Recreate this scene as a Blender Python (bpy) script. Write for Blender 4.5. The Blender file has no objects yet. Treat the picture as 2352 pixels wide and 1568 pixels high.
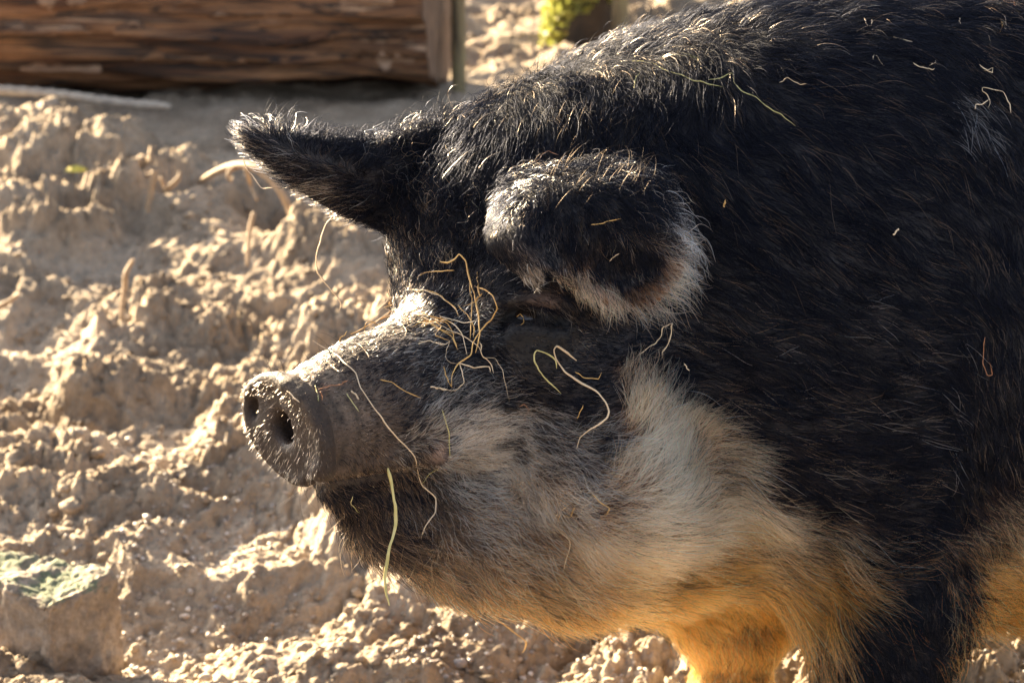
import bpy, math, random
import numpy as np
from mathutils import Vector, Matrix
from mathutils.bvhtree import BVHTree
from mathutils.kdtree import KDTree

rng = np.random.default_rng(7)
random.seed(7)
scene = bpy.context.scene
COL = scene.collection

# ------------------------------------------------------------------ camera
PITCH = math.radians(20.5)
CAM_H = 1.37
FOC = 4480.0                       # focal length in units of the 2352-wide frame
CW, CH = 2352.0, 1568.0
SINP, COSP = math.sin(PITCH), math.cos(PITCH)
cam_d = bpy.data.cameras.new('camera')
cam = bpy.data.objects.new('camera', cam_d)
COL.objects.link(cam)
cam.location = (0, 0, CAM_H)
cam.rotation_euler = (math.pi / 2 - PITCH, 0, 0)
cam_d.sensor_width = 36.0
cam_d.lens = 36.0 * FOC / CW
cam_d.clip_start = 0.05
cam_d.clip_end = 500
cam_d.dof.use_dof = True
cam_d.dof.focus_distance = 1.90
cam_d.dof.aperture_fstop = 8.0
scene.camera = cam

# ------------------------------------------------------------------ daylight
TO_SUN = Vector((-0.64, 0.768, 0.0)).normalized()
SUN_EL = math.radians(17.5)
world = bpy.data.worlds.new('World')
scene.world = world
world.use_nodes = True
wn = world.node_tree.nodes
wl = world.node_tree.links
wn.clear()
wo = wn.new('ShaderNodeOutputWorld')
bg = wn.new('ShaderNodeBackground')
sky = wn.new('ShaderNodeTexSky')
sky.sky_type = 'NISHITA'
sky.sun_disc = False
sky.sun_elevation = SUN_EL
sky.sun_rotation = math.atan2(TO_SUN.x, TO_SUN.y)
sky.air_density = 0.7
sky.dust_density = 3.0
sky.ozone_density = 0.8
bg.inputs['Strength'].default_value = 0.056
thin = wn.new('ShaderNodeHueSaturation')      # thin high haze whitens the blue
thin.inputs['Saturation'].default_value = 0.6
wl.new(sky.outputs[0], thin.inputs['Color'])
wl.new(thin.outputs[0], bg.inputs['Color'])
wl.new(bg.outputs[0], wo.inputs[0])

sun_d = bpy.data.lights.new('sun', 'SUN')
sun_d.energy = 5.0
sun_d.angle = math.radians(0.5)
sun_d.color = (1.0, 0.79, 0.51)
sun = bpy.data.objects.new('sun', sun_d)
COL.objects.link(sun)
sdir = Vector((TO_SUN.x * math.cos(SUN_EL), TO_SUN.y * math.cos(SUN_EL), math.sin(SUN_EL)))
sun.rotation_euler = sdir.to_track_quat('Z', 'Y').to_euler()
sun.location = (-6, 6, 5)

scene.view_settings.view_transform = 'Standard'
scene.view_settings.look = 'None'
scene.view_settings.gamma = 1.0
scene.view_settings.exposure = 3.3
scene.view_settings.use_curve_mapping = False
scene.render.engine = 'CYCLES'
scene.cycles_curves.shape = 'RIBBONS'
scene.cycles.max_bounces = 8
scene.cycles.transparent_max_bounces = 8

# ------------------------------------------------------------------ helpers
def at(u, v, y):
    """World point at depth y that lies on the sight line (u, v)."""
    k = (784.0 - v) / FOC
    D = y / (COSP + k * SINP)
    return np.array([(u - 1176.0) / FOC * D, y, CAM_H - D * SINP + k * D * COSP])

def px(u, v, y):
    """Metres per frame unit at that point."""
    k = (784.0 - v) / FOC
    return y / (COSP + k * SINP) / FOC

def ray(u, v):
    return np.array([(u - 1176.0) / FOC, COSP + (784.0 - v) / FOC * SINP, -SINP + (784.0 - v) / FOC * COSP])

def on_ground(u, v, z=0.0):
    d = ray(u, v)
    t = (z - CAM_H) / d[2]
    return np.array([0, 0, CAM_H]) + d * t

def unproject(p):
    """Where the camera sees points p (n,3) in frame units."""
    q = np.asarray(p) - np.array([0, 0, CAM_H])
    D = q[:, 1] * COSP - q[:, 2] * SINP
    up = q[:, 1] * SINP + q[:, 2] * COSP
    return 1176 + FOC * q[:, 0] / D, 784 - FOC * up / D

def tag(o, label=None, cat=None, group=None, kind=None):
    if label: o['label'] = label
    if cat: o['category'] = cat
    if group: o['group'] = group
    if kind: o['kind'] = kind
    return o

def link(name, mesh, mat=None, parent=None):
    o = bpy.data.objects.new(name, mesh)
    COL.objects.link(o)
    if mat: mesh.materials.append(mat)
    if parent: o.parent = parent
    return o

def mesh_from(name, verts, faces, smooth=True):
    me = bpy.data.meshes.new(name)
    verts = np.asarray(verts, np.float32)
    if isinstance(faces, np.ndarray):
        n, k = faces.shape
        me.vertices.add(len(verts))
        me.vertices.foreach_set('co', verts.ravel())
        me.loops.add(n * k)
        me.loops.foreach_set('vertex_index', faces.astype(np.int32).ravel())
        me.polygons.add(n)
        me.polygons.foreach_set('loop_start', np.arange(0, n * k, k, dtype=np.int32))
        me.polygons.foreach_set('loop_total', np.full(n, k, np.int32))
        me.update(calc_edges=True)
    else:
        me.from_pydata([tuple(map(float, v)) for v in verts], [], faces)
        me.update()
    if smooth:
        me.polygons.foreach_set('use_smooth', np.ones(len(me.polygons), bool))
    return me

def _hash(ix, iy, iz, seed):
    h = (ix.astype(np.uint32) * np.uint32(374761393) + iy.astype(np.uint32) * np.uint32(668265263)
         + iz.astype(np.uint32) * np.uint32(2147483647) + np.uint32(seed * 1274126177 & 0xffffffff))
    h = (h ^ (h >> np.uint32(13))) * np.uint32(1274126177)
    h = h ^ (h >> np.uint32(16))
    return h

def noise3(p, seed=0):
    """Value noise, about -1..1, at points (n,3)."""
    p = np.asarray(p, np.float64)
    i = np.floor(p).astype(np.int64)
    f = p - i
    f = f * f * f * (f * (f * 6 - 15) + 10)
    out = np.zeros(len(p))
    for dx in (0, 1):
        wx = f[:, 0] if dx else 1 - f[:, 0]
        for dy in (0, 1):
            wy = f[:, 1] if dy else 1 - f[:, 1]
            for dz in (0, 1):
                wz = f[:, 2] if dz else 1 - f[:, 2]
                h = _hash(i[:, 0] + dx, i[:, 1] + dy, i[:, 2] + dz, seed)
                out += wx * wy * wz * (h.astype(np.float64) / 2147483648.0 - 1.0)
    return out

def fbm3(p, oct=4, seed=0, gain=0.5):
    s = np.zeros(len(p)); a = 1.0; p = np.asarray(p, float)
    for k in range(oct):
        s += a * noise3(p * 2 ** k + 17.3 * k, seed + k); a *= gain
    return s

def sm(x, a, b):
    t = np.clip((x - a) / (b - a), 0, 1); return t * t * (3 - 2 * t)

def unit(a): return a / (np.linalg.norm(a, axis=-1, keepdims=True) + 1e-9)

def tube(points, radii, sides=6, flat=1.0, cap=True, wobble=0.0):
    """Verts and faces of a tapering tube along points."""
    pts = np.asarray(points, float); n = len(pts)
    radii = np.broadcast_to(np.asarray(radii, float), (n,))
    tan = np.gradient(pts, axis=0)
    tan /= np.linalg.norm(tan, axis=1, keepdims=True) + 1e-12
    ref = np.array([0.1, -0.9, 0.4]); vs = []
    a = np.cross(tan[0], ref); a /= np.linalg.norm(a) + 1e-12
    for i in range(n):
        a = a - tan[i] * np.dot(a, tan[i]); a /= np.linalg.norm(a) + 1e-12
        b = np.cross(tan[i], a)
        for s in range(sides):
            t = 2 * math.pi * s / sides
            r = radii[i] * (1 + wobble * math.sin(3.1 * i + 2.3 * s))
            vs.append(pts[i] + a * math.cos(t) * r + b * math.sin(t) * r * flat)
    fs = []
    for i in range(n - 1):
        for s in range(sides):
            s2 = (s + 1) % sides
            fs.append((i * sides + s, i * sides + s2, (i + 1) * sides + s2, (i + 1) * sides + s))
    if cap:
        fs.append(tuple(range(sides - 1, -1, -1)))
        fs.append(tuple((n - 1) * sides + s for s in range(sides)))
    return vs, fs

def spline(pts, n):
    """Catmull-Rom through pts, n samples."""
    p = np.asarray(pts, float)
    if len(p) == 2:
        t = np.linspace(0, 1, n)[:, None]
        return p[0] * (1 - t) + p[1] * t
    q = np.vstack([2 * p[0] - p[1], p, 2 * p[-1] - p[-2]])
    d = np.r_[0, np.cumsum(np.linalg.norm(np.diff(p, axis=0), axis=1))]
    s = np.linspace(0, d[-1], n)
    i = np.clip(np.searchsorted(d, s, side='right') - 1, 0, len(p) - 2)
    t = ((s - d[i]) / (d[i + 1] - d[i] + 1e-12))[:, None]
    a, b, c, e = q[i], q[i + 1], q[i + 2], q[i + 3]
    return 0.5 * (2 * b + (c - a) * t + (2 * a - 5 * b + 4 * c - e) * t ** 2 + (3 * b - a - 3 * c + e) * t ** 3)

# ------------------------------------------------------------------ materials
def new_mat(name):
    m = bpy.data.materials.new(name)
    m.use_nodes = True
    nt = m.node_tree
    return m, nt, nt.nodes['Principled BSDF']

def ramp(nt, fac, stops):
    r = nt.nodes.new('ShaderNodeValToRGB')
    el = r.color_ramp.elements
    while len(el) < len(stops): el.new(0.5)
    for e, (p, c) in zip(el, stops):
        e.position = p
        e.color = (c[0], c[1], c[2], 1)
    nt.links.new(fac, r.inputs[0])
    return r.outputs[0]

def tex_noise(nt, scale, detail=4, rough=0.55, vec=None, dist=0.0):
    n = nt.nodes.new('ShaderNodeTexNoise')
    n.inputs['Scale'].default_value = scale
    n.inputs['Detail'].default_value = detail
    n.inputs['Roughness'].default_value = rough
    n.inputs['Distortion'].default_value = dist
    if vec is None:
        tc = nt.nodes.new('ShaderNodeTexCoord'); vec = tc.outputs['Object']
    nt.links.new(vec, n.inputs['Vector'])
    return n.outputs['Fac']

def mixc(nt, fac, a, b, mode='MIX'):
    m = nt.nodes.new('ShaderNodeMix'); m.data_type = 'RGBA'; m.blend_type = mode
    for s, x in ((0, fac), (6, a), (7, b)):
        if hasattr(x, 'is_linked') or hasattr(x, 'links'): nt.links.new(x, m.inputs[s])
        elif s == 0: m.inputs[s].default_value = x
        else: m.inputs[s].default_value = (x[0], x[1], x[2], 1)
    return m.outputs[2]

def bump(nt, bsdf, h, strength=0.4, dist=0.01):
    b = nt.nodes.new('ShaderNodeBump')
    b.inputs['Strength'].default_value = strength
    b.inputs['Distance'].default_value = dist
    nt.links.new(h, b.inputs['Height'])
    nt.links.new(b.outputs[0], bsdf.inputs['Normal'])
    return b

def objcoord(nt, sx=1, sy=1, sz=1):
    tc = nt.nodes.new('ShaderNodeTexCoord'); mp = nt.nodes.new('ShaderNodeMapping')
    mp.inputs['Scale'].default_value = (sx, sy, sz)
    nt.links.new(tc.outputs['Object'], mp.inputs[0])
    return mp.outputs[0]

# ================================================================== THE GROUND
def cells2(p, size, seed, present=0.6, rmin=0.45, rmax=0.8):
    """Dome field of randomly placed round lumps, 0..1."""
    q = p / size; ix = np.floor(q[:, 0]).astype(np.int64); iy = np.floor(q[:, 1]).astype(np.int64)
    best = np.zeros(len(p))
    for dx in (-1, 0, 1):
        for dy in (-1, 0, 1):
            cx, cy = ix + dx, iy + dy
            zz = np.zeros_like(cx)
            h = [_hash(cx, cy, zz + k, seed).astype(np.float64) / 4294967296.0 for k in range(5)]
            ox = cx + h[0] - q[:, 0]; oy = cy + h[1] - q[:, 1]
            a = h[4] * 3.14; e = 0.75 + 0.5 * h[0]
            X = (ox * np.cos(a) + oy * np.sin(a)) * e; Y = (-ox * np.sin(a) + oy * np.cos(a)) / e
            r = rmin + (rmax - rmin) * h[2]
            t = 1 - (X * X + Y * Y) / (r * r)
            dome = np.where((h[3] < present) & (t > 0), np.sqrt(np.maximum(t, 0)) * (0.4 + 0.6 * h[2]), 0)
            best = np.maximum(best, dome)
    return best

def chunks2(p, size, seed):
    """Broken clods: every cell a tilted facet with its own height, cracks between."""
    q = p / size; ix = np.floor(q[:, 0]).astype(np.int64); iy = np.floor(q[:, 1]).astype(np.int64)
    f1 = np.full(len(p), 9.0); f2 = np.full(len(p), 9.0); hgt = np.zeros(len(p)); zz = np.zeros_like(ix)
    for dx in (-1, 0, 1):
        for dy in (-1, 0, 1):
            cx, cy = ix + dx, iy + dy
            h = [_hash(cx, cy, zz + k, seed).astype(np.float64) / 4294967296.0 for k in range(5)]
            ox = q[:, 0] - cx - h[0]; oy = q[:, 1] - cy - h[1]
            d = np.hypot(ox, oy)
            new = d < f1
            f2 = np.where(new, f1, np.minimum(f2, d))
            hgt = np.where(new, h[2] ** 1.5 + (h[3] - .5) * 1.1 * ox + (h[4] - .5) * 1.1 * oy, hgt)
            f1 = np.where(new, d, f1)
    e = np.clip((f2 - f1) / 0.22, 0, 1)
    return hgt * (0.25 + 0.75 * e) - 0.25 * (1 - e)

def n2(p, s, seed, oct=3, gain=0.5):
    return fbm3(np.c_[p * s, np.full(len(p), 0.37)], oct, seed, gain)

BGS = 1.096                        # the yard is laid out for a 1.25 m eye height, then scaled to the real one
def ground_z(p):
    return BGS * ground_z0(np.asarray(p, float) / BGS)

def bat(u, v, y): return at(u, v, y * BGS)

def ground_z0(p):
    p = np.asarray(p, float)
    x, y = p[:, 0], p[:, 1]
    w = p + 0.02 * np.c_[n2(p, 9, 50, 2), n2(p, 9, 51, 2)]
    w2 = w + 0.006 * np.c_[n2(p, 38, 52, 2), n2(p, 38, 53, 2)]
    w3 = w2 + 0.003 * np.c_[n2(p, 90, 54, 2), n2(p, 90, 55, 2)]
    # bank of bare soil under the log
    bank = 0.0
    smooth = sm(y, 4.3, 4.7) * (1 - sm(y, 5.5, 5.9)) * sm(x, -1.15, -0.75) * (1 - sm(x, -0.1, 0.4))
    nearlog = sm(y, 4.5, 5.0) * (1 - sm(y, 5.8, 6.6))
    z = 0.05 * n2(p, 1.5, 60, 2) * (1 - nearlog) - 0.01 * nearlog
    rough = (1 - 0.6 * smooth) * (0.32 + 0.68 * sm(n2(p, 2.9, 61, 2), -0.30, 0.22))
    rough = rough * (1 - 0.45 * nearlog)
    far = 1 - 0.4 * sm(y, 6, 9)
    z += rough * far * (0.046 * n2(p, 5.5, 62, 2)
        + 0.060 * cells2(w, 0.24, 1, 0.36) + 0.050 * cells2(w, 0.12, 2, 0.36)
        + 0.014 * cells2(w2, 0.058, 3, 0.42) + 0.026 * chunks2(w2, 0.062, 13) + 0.014 * chunks2(w3, 0.030, 14) + 0.006 * cells2(w2, 0.032, 4, 0.5) + 0.008 * cells2(w3, 0.018, 5, 0.6) + 0.006 * cells2(w3, 0.010, 7, 0.7) * (y < 4.5))
    # ridge of thrown-up soil running from the log toward the snout, with a hollow on its right
    ra, rb = np.array([-1.16, 5.0]), np.array([-0.66, 4.28])
    ab = rb - ra; t = np.clip(((p - ra) @ ab) / (ab @ ab), 0, 1)
    sd = ((p - ra) @ np.array([-ab[1], ab[0]])) / np.linalg.norm(ab)      # positive = left of the ridge seen from the camera? sign fixed below
    dist = np.linalg.norm(p - ra - t[:, None] * ab, axis=1)
    right = sd > 0
    z += 0.085 * np.exp(-(dist / np.where(right, 0.07, 0.16)) ** 2) * (0.75 + 0.5 * n2(p, 7, 65, 2))
    z -= 0.09 * np.exp(-((x + 0.42) / 0.22) ** 2 - ((y - 4.36) / 0.22) ** 2)
    # trodden hollows
    z -= (1 - smooth) * 0.055 * cells2(w + 3.3, 0.30, 6, 0.55, 0.35, 0.55)
    z += (0.006 * n2(p, 24, 63, 5, 0.65) - 0.009 * np.abs(n2(p, 42, 66, 3, 0.6))) * (0.35 + rough)
    # level ground round the stone
    w_ = 0.85 * np.exp(-((x + 0.58) / 0.26) ** 2 - ((y - 2.08) / 0.15) ** 2)
    z = z * (1 - 0.8 * w_) + 0.045 * w_
    return z - 0.03

NR, NC = 980, 660
ys = np.r_[-12, -4, 0, 1.0, np.geomspace(1.70, 9.4, NR), np.geomspace(9.6, 95, 40)]
sc_ = np.linspace(-1, 1, NC)
sc_ = np.r_[-9, -5, -3, -2, -1.5, -1.2, sc_, 1.2, 1.5, 2, 3, 5, 9]
YY, SS = np.meshgrid(ys, sc_, indexing='ij')
XX = SS * (0.34 * np.maximum(YY, 1.70) + 0.22)
gp = np.c_[XX.ravel(), YY.ravel()]
gz = ground_z(gp)
W_, H_ = len(sc_), len(ys)
ii = (np.arange(H_ - 1)[:, None] * W_ + np.arange(W_ - 1)[None]).ravel()
gq = np.stack([ii, ii + 1, ii + W_ + 1, ii + W_], 1)
ground_me = mesh_from('ground', np.c_[gp, gz], gq)

def soil_material(name, base=(0.268, 0.211, 0.150), light=(0.37, 0.302, 0.225), dark=(0.165, 0.126, 0.088), bstr=0.6):
    m, nt, bs = new_mat(name)
    a = tex_noise(nt, 3.5, 5, 0.6)
    b = tex_noise(nt, 55, 5, 0.65)
    c1 = ramp(nt, a, [(.35, dark), (.5, base), (.68, light)])
    c2 = mixc(nt, 0.55, c1, ramp(nt, b, [(.28, (.5, .47, .45)), (.5, (1, 1, 1)), (.72, (1.35, 1.33, 1.3))]), 'MULTIPLY')
    v = nt.nodes.new('ShaderNodeTexVoronoi'); v.inputs['Scale'].default_value = 170
    tc = nt.nodes.new('ShaderNodeTexCoord'); nt.links.new(tc.outputs['Object'], v.inputs['Vector'])
    grit = ramp(nt, v.outputs['Color'], [(.0, (.55, .52, .5)), (.45, (1, 1, 1)), (.9, (1.05, 1.05, 1.05)), (.97, (1.8, 1.8, 1.8))])
    c3 = mixc(nt, 0.45, c2, grit, 'MULTIPLY')
    nt.links.new(c3, bs.inputs['Base Color'])
    bs.inputs['Roughness'].default_value = 0.92
    bs.inputs['Specular IOR Level'].default_value = 0.2
    h = nt.nodes.new('ShaderNodeMath'); h.operation = 'ADD'
    nt.links.new(tex_noise(nt, 120, 6, 0.7), h.inputs[0]); nt.links.new(v.outputs['Distance'], h.inputs[1])
    bump(nt, bs, h.outputs[0], bstr, 0.004)
    return m

msoil = soil_material('dry_mud')
ground = link('ground', ground_me, msoil)
tag(ground, 'churned pale dry mud of the pig pen', kind='structure')

# ---- loose crumbs and clods of soil
def ico(sub):
    import bmesh
    bm = bmesh.new(); bmesh.ops.create_icosphere(bm, subdivisions=sub, radius=1.0)
    v = np.array([x.co[:] for x in bm.verts]); f = np.array([[q.index for q in x.verts] for x in bm.faces]); bm.free()
    return v, f

def rand_rot(n):
    q = rng.normal(size=(n, 4)); q /= np.linalg.norm(q, axis=1, keepdims=True)
    a, b, c, d = q.T
    return np.stack([1 - 2 * (c * c + d * d), 2 * (b * c - a * d), 2 * (b * d + a * c), 2 * (b * c + a * d), 1 - 2 * (b * b + d * d), 2 * (c * d - a * b),
                     2 * (b * d - a * c), 2 * (c * d + a * b), 1 - 2 * (b * b + c * c)], 1).reshape(n, 3, 3)

def lumps(pos, size, sub, rough, squash=0.7):
    bv, bf = ico(sub); n = len(pos)
    v = np.repeat(bv[None], n, 0)
    off = rng.random((n, 1, 3)) * 90
    ns = noise3((v * 1.3 + off).reshape(-1, 3), 71).reshape(n, -1) + 0.5 * noise3((v * 2.9 + off).reshape(-1, 3), 72).reshape(n, -1)
    v = v * (1 + rough * ns)[..., None]
    v *= np.exp(rng.normal(0, 0.22, (n, 1, 3)))
    v = np.einsum('nij,nkj->nki', rand_rot(n), v)
    v[..., 2] *= squash
    v = v * size[:, None, None] + pos[:, None]
    f = (np.arange(n)[:, None, None] * len(bv) + bf[None]).reshape(-1, 3)
    return v.reshape(-1, 3), f

def ground_spots(n, ymin, ymax, side=1.12, power=1.0, keep=None):
    y = ymin + (ymax - ymin) * rng.random(n) ** power
    x = (rng.random(n) * 2 - 1) * y * 0.30 * side
    p = np.c_[x, y]
    if keep is not None: p = p[keep(p)]
    return p

def not_bank(p):
    p = p / BGS
    return ~((p[:, 1] > 4.35) & (p[:, 1] < 5.8) & (p[:, 0] > -1.0) & (p[:, 0] < 0.2)) & (n2(p, 4.0, 80, 2) > -0.25 + 0.5 * (rng.random(len(p)) - 0.5))

cp = ground_spots(9500, 2.1, 7.0, power=1.5, keep=not_bank)
csz = np.exp(rng.normal(-5.35, 0.5, len(cp))); csz = np.clip(csz, 0.0025, 0.022)
cv, cf = lumps(np.c_[cp, ground_z(cp) + csz * 0.05], csz, 2, 0.55)
clods = link('soil_clods', mesh_from('soil_clods', cv, cf), msoil)
tag(clods, 'loose crumbs and clods of dry soil scattered over the mud', kind='stuff')

pp = ground_spots(9000, 2.1, 3.3, power=1.5, keep=lambda p: n2(p, 3.0, 81, 2) > -0.15)
psz = np.clip(np.exp(rng.normal(-5.9, 0.4, len(pp))), 0.0013, 0.008)
pv, pf = lumps(np.c_[pp, ground_z(pp) + psz * 0.4], psz, 1, 0.2, 0.8)
mpeb, nt, bs = new_mat('pebble')
nt.links.new(ramp(nt, tex_noise(nt, 30, 2), [(.3, (.62, .58, .52)), (.45, (.36, .29, .22)), (.55, (.16, .14, .13)), (.7, (.48, .43, .37))]), bs.inputs['Base Color'])
bs.inputs['Roughness'].default_value = 0.55
pebbles = link('pebbles', mesh_from('pebbles', pv, pf), mpeb)
tag(pebbles, 'tiny pale pebbles and grit in the mud near the stone block', kind='stuff')

# ---- stone block half buried at the lower left
import bmesh
def rough_prism(name, top, depth, mat, amp=0.006, sub=5, seed=0, sharp=1.0):
    bm = bmesh.new()
    a = [bm.verts.new(tuple(t)) for t in top]
    b = [bm.verts.new((t[0] + (t[0] - top.mean(0)[0]) * 0.04, t[1] + (t[1] - top.mean(0)[1]) * 0.04, t[2] - depth)) for t in top]
    bm.faces.new(a); bm.faces.new(b[::-1])
    n = len(a)
    for i in range(n): bm.faces.new((a[i], b[i], b[(i + 1) % n], a[(i + 1) % n]))
    bmesh.ops.recalc_face_normals(bm, faces=bm.faces)
    bmesh.ops.triangulate(bm, faces=bm.faces)
    bmesh.ops.bevel(bm, geom=[e for e in bm.edges if e.calc_face_angle(0) > 0.6], offset=0.013, segments=3, affect='EDGES', profile=0.6)
    for _ in range(sub): bmesh.ops.subdivide_edges(bm, edges=[e for e in bm.edges if e.calc_length() > 0.006], cuts=1, use_grid_fill=False); bmesh.ops.triangulate(bm, faces=bm.faces)
    bm.normal_update()
    v = np.array([x.co[:] for x in bm.verts]); nn_ = np.array([x.normal[:] for x in bm.verts])
    d = amp * (fbm3(v * np.array([14, 14, 9.0]), 2, seed) + 0.7 * np.abs(fbm3(v * np.array([42, 42, 14.0]), 3, seed + 5)) * -1 + 0.35 * fbm3(v * 130, 3, seed + 9))
    v = v + nn_ * d[:, None]
    f = [[q.index for q in x.verts] for x in bm.faces]; bm.free()
    me = mesh_from(name, v, np.array(f))
    return link(name, me, mat)

mstone, nt, bs = new_mat('mossy_stone')
base = ramp(nt, tex_noise(nt, 22, 6, 0.65), [(.3, (.12, .092, .068)), (.5, (.225, .175, .128)), (.7, (.33, .27, .205))])
grain = mixc(nt, 0.5, base, ramp(nt, tex_noise(nt, 160, 4, 0.7), [(.3, (.5, .5, .5)), (.7, (1.4, 1.4, 1.4))]), 'MULTIPLY')
geo = nt.nodes.new('ShaderNodeNewGeometry'); sep = nt.nodes.new('ShaderNodeSeparateXYZ'); nt.links.new(geo.outputs['True Normal'], sep.inputs[0])
mossn = tex_noise(nt, 16, 5, 0.7)
mm = nt.nodes.new('ShaderNodeMath'); mm.operation = 'MULTIPLY'
nt.links.new(ramp(nt, mossn, [(.42, (0, 0, 0)), (.52, (1, 1, 1))]), mm.inputs[0])
nt.links.new(ramp(nt, sep.outputs['Z'], [(.55, (0, 0, 0)), (.85, (1, 1, 1))]), mm.inputs[1])
nt.links.new(mixc(nt, mm.outputs[0], grain, (0.095, 0.115, 0.06)), bs.inputs['Base Color'])
bs.inputs['Roughness'].default_value = 0.9
bump(nt, bs, tex_noise(nt, 90, 6, 0.7), 0.6, 0.006)
zt = 0.105
top = np.array([on_ground(-70, 1262, zt), on_ground(0, 1254, zt), on_ground(120, 1264, zt), on_ground(272, 1314, zt - 0.004), on_ground(210, 1348, zt - 0.002), on_ground(104, 1390, zt), on_ground(-12, 1334, zt)])[::-1]
stone = rough_prism('stone_block', top, 0.20, mstone, 0.0075, 5, 3)
tag(stone, 'weathered stone block with green moss half sunk in mud at lower left', 'stone')

# ---- the log along the back
mwood, nt, bs = new_mat('rotten_wood')
vec = objcoord(nt, 0.95, 8, 8)
g1 = tex_noise(nt, 1.5, 6, 0.62, vec, 0.4)
vec2 = objcoord(nt, 2.6, 60, 60)
g2 = tex_noise(nt, 1.2, 4, 0.6, vec2)
wc = ramp(nt, g1, [(.30, (.014, .009, .007)), (.42, (.085, .034, .012)), (.51, (.21, .105, .046)), (.59, (.085, .038, .016)), (.66, (.36, .24, .15)), (.80, (.38, .28, .20))])
wc = mixc(nt, 0.55, wc, ramp(nt, g2, [(.3, (.45, .42, .4)), (.7, (1.4, 1.4, 1.4))]), 'MULTIPLY')
crk = tex_noise(nt, 1.6, 3, 0.5, objcoord(nt, 0.55, 15, 15), 0.25)
wc = mixc(nt, ramp(nt, crk, [(.455, (0, 0, 0)), (.485, (.9, .9, .9)), (.50, (.9, .9, .9)), (.535, (0, 0, 0))]), wc, (.012, .008, .006))
nt.links.new(wc, bs.inputs['Base Color']); bs.inputs['Roughness'].default_value = 0.85
bump(nt, bs, g2, 0.6, 0.01)

LOGL = 1.49
log_root = bpy.data.objects.new('fallen_log', None); COL.objects.link(log_root)
tag(log_root, 'thick weathered log lying across the back of the pen', 'log')
r_end = bat(1010, 205, 5.30)
log_rot = math.radians(-7)
log_root.location = (r_end[0], r_end[1] + 0.24, r_end[2] - 0.045)
log_root.rotation_euler = (0, math.radians(-0.6), log_rot)
# local: x runs from -LOGL to 0 (the cut end), z up from the underside
LR = 0.31
def log_surface(xl, ang):
    """Point on the rough flank at length xl and angle ang (0 = toward viewer, up positive)."""
    ca, sa = np.cos(ang), np.sin(ang)
    e = (np.abs(ca) ** 4 + np.abs(sa) ** 4) ** -0.25
    q = np.c_[xl * 1.6, ang * 3.2, np.zeros_like(xl)]
    r = LR * (0.86 + 0.14 * e) + 0.022 * fbm3(q, 3, 91) + 0.034 * np.abs(fbm3(q * np.array([1.0, 3.6, 1]), 3, 95)) + 0.005 * fbm3(np.c_[xl * 6, ang * 40, xl * 0], 2, 97)
    hollow = np.exp(-((ang + 1.25) / 0.35) ** 2) * np.exp(-((xl + 0.36) / 0.30) ** 2)
    r -= 0.07 * hollow
    return np.c_[xl, -ca * r * 0.95, LR + sa * r]
nx_, na_ = 260, 150
xs = np.linspace(-LOGL, 0, nx_); an = np.linspace(0, 2 * math.pi, na_, endpoint=False)
XL, AN = np.meshgrid(xs, an, indexing='ij')
lv = log_surface(XL.ravel(), (AN.ravel() + math.pi) % (2 * math.pi) - math.pi)
i0 = (np.arange(nx_ - 1)[:, None] * na_ + np.arange(na_)[None]); i1 = (np.arange(nx_ - 1)[:, None] * na_ + (np.arange(na_)[None] + 1) % na_)
lq = np.stack([i0.ravel(), i0.ravel() + na_, i1.ravel() + na_, i1.ravel()], 1)
link('trunk', mesh_from('trunk', lv, lq), mwood, log_root)
mend, nt, bs = new_mat('cut_wood')
vec = objcoord(nt, 1, 14, 3)
nt.links.new(ramp(nt, tex_noise(nt, 3, 5, 0.6, vec), [(.3, (.06, .034, .02)), (.55, (.13, .08, .048)), (.75, (.19, .125, .08))]), bs.inputs['Base Color'])
bs.inputs['Roughness'].default_value = 0.85
bump(nt, bs, tex_noise(nt, 40, 4, 0.6), 0.5, 0.005)
for xe, sgn in ((0.0, 1), (-LOGL, -1)):
    rings = [1.0, 0.75, 0.5, 0.25]
    ring0 = log_surface(np.full(na_, xe), (an + math.pi) % (2 * math.pi) - math.pi)
    cen = np.array([xe, 0, LR]); ev = []
    for k, t in enumerate(rings):
        rr_ = cen + (ring0 - cen) * t
        rr_[:, 0] += sgn * (0.002 + 0.010 * (1 - t) + (0.006 * noise3(rr_ * 24, 99) if k else 0))
        ev.append(rr_)
    ev = np.vstack(ev); ef = []
    for k in range(len(rings) - 1):
        for j in range(na_):
            a, b = k * na_ + j, k * na_ + (j + 1) % na_
            ef.append((a, b, b + na_, a + na_))
    ef.append(tuple((len(rings) - 1) * na_ + j for j in range(na_)))
    link('cut_end', mesh_from('cut_end', ev, ef), mend, log_root)
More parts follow.
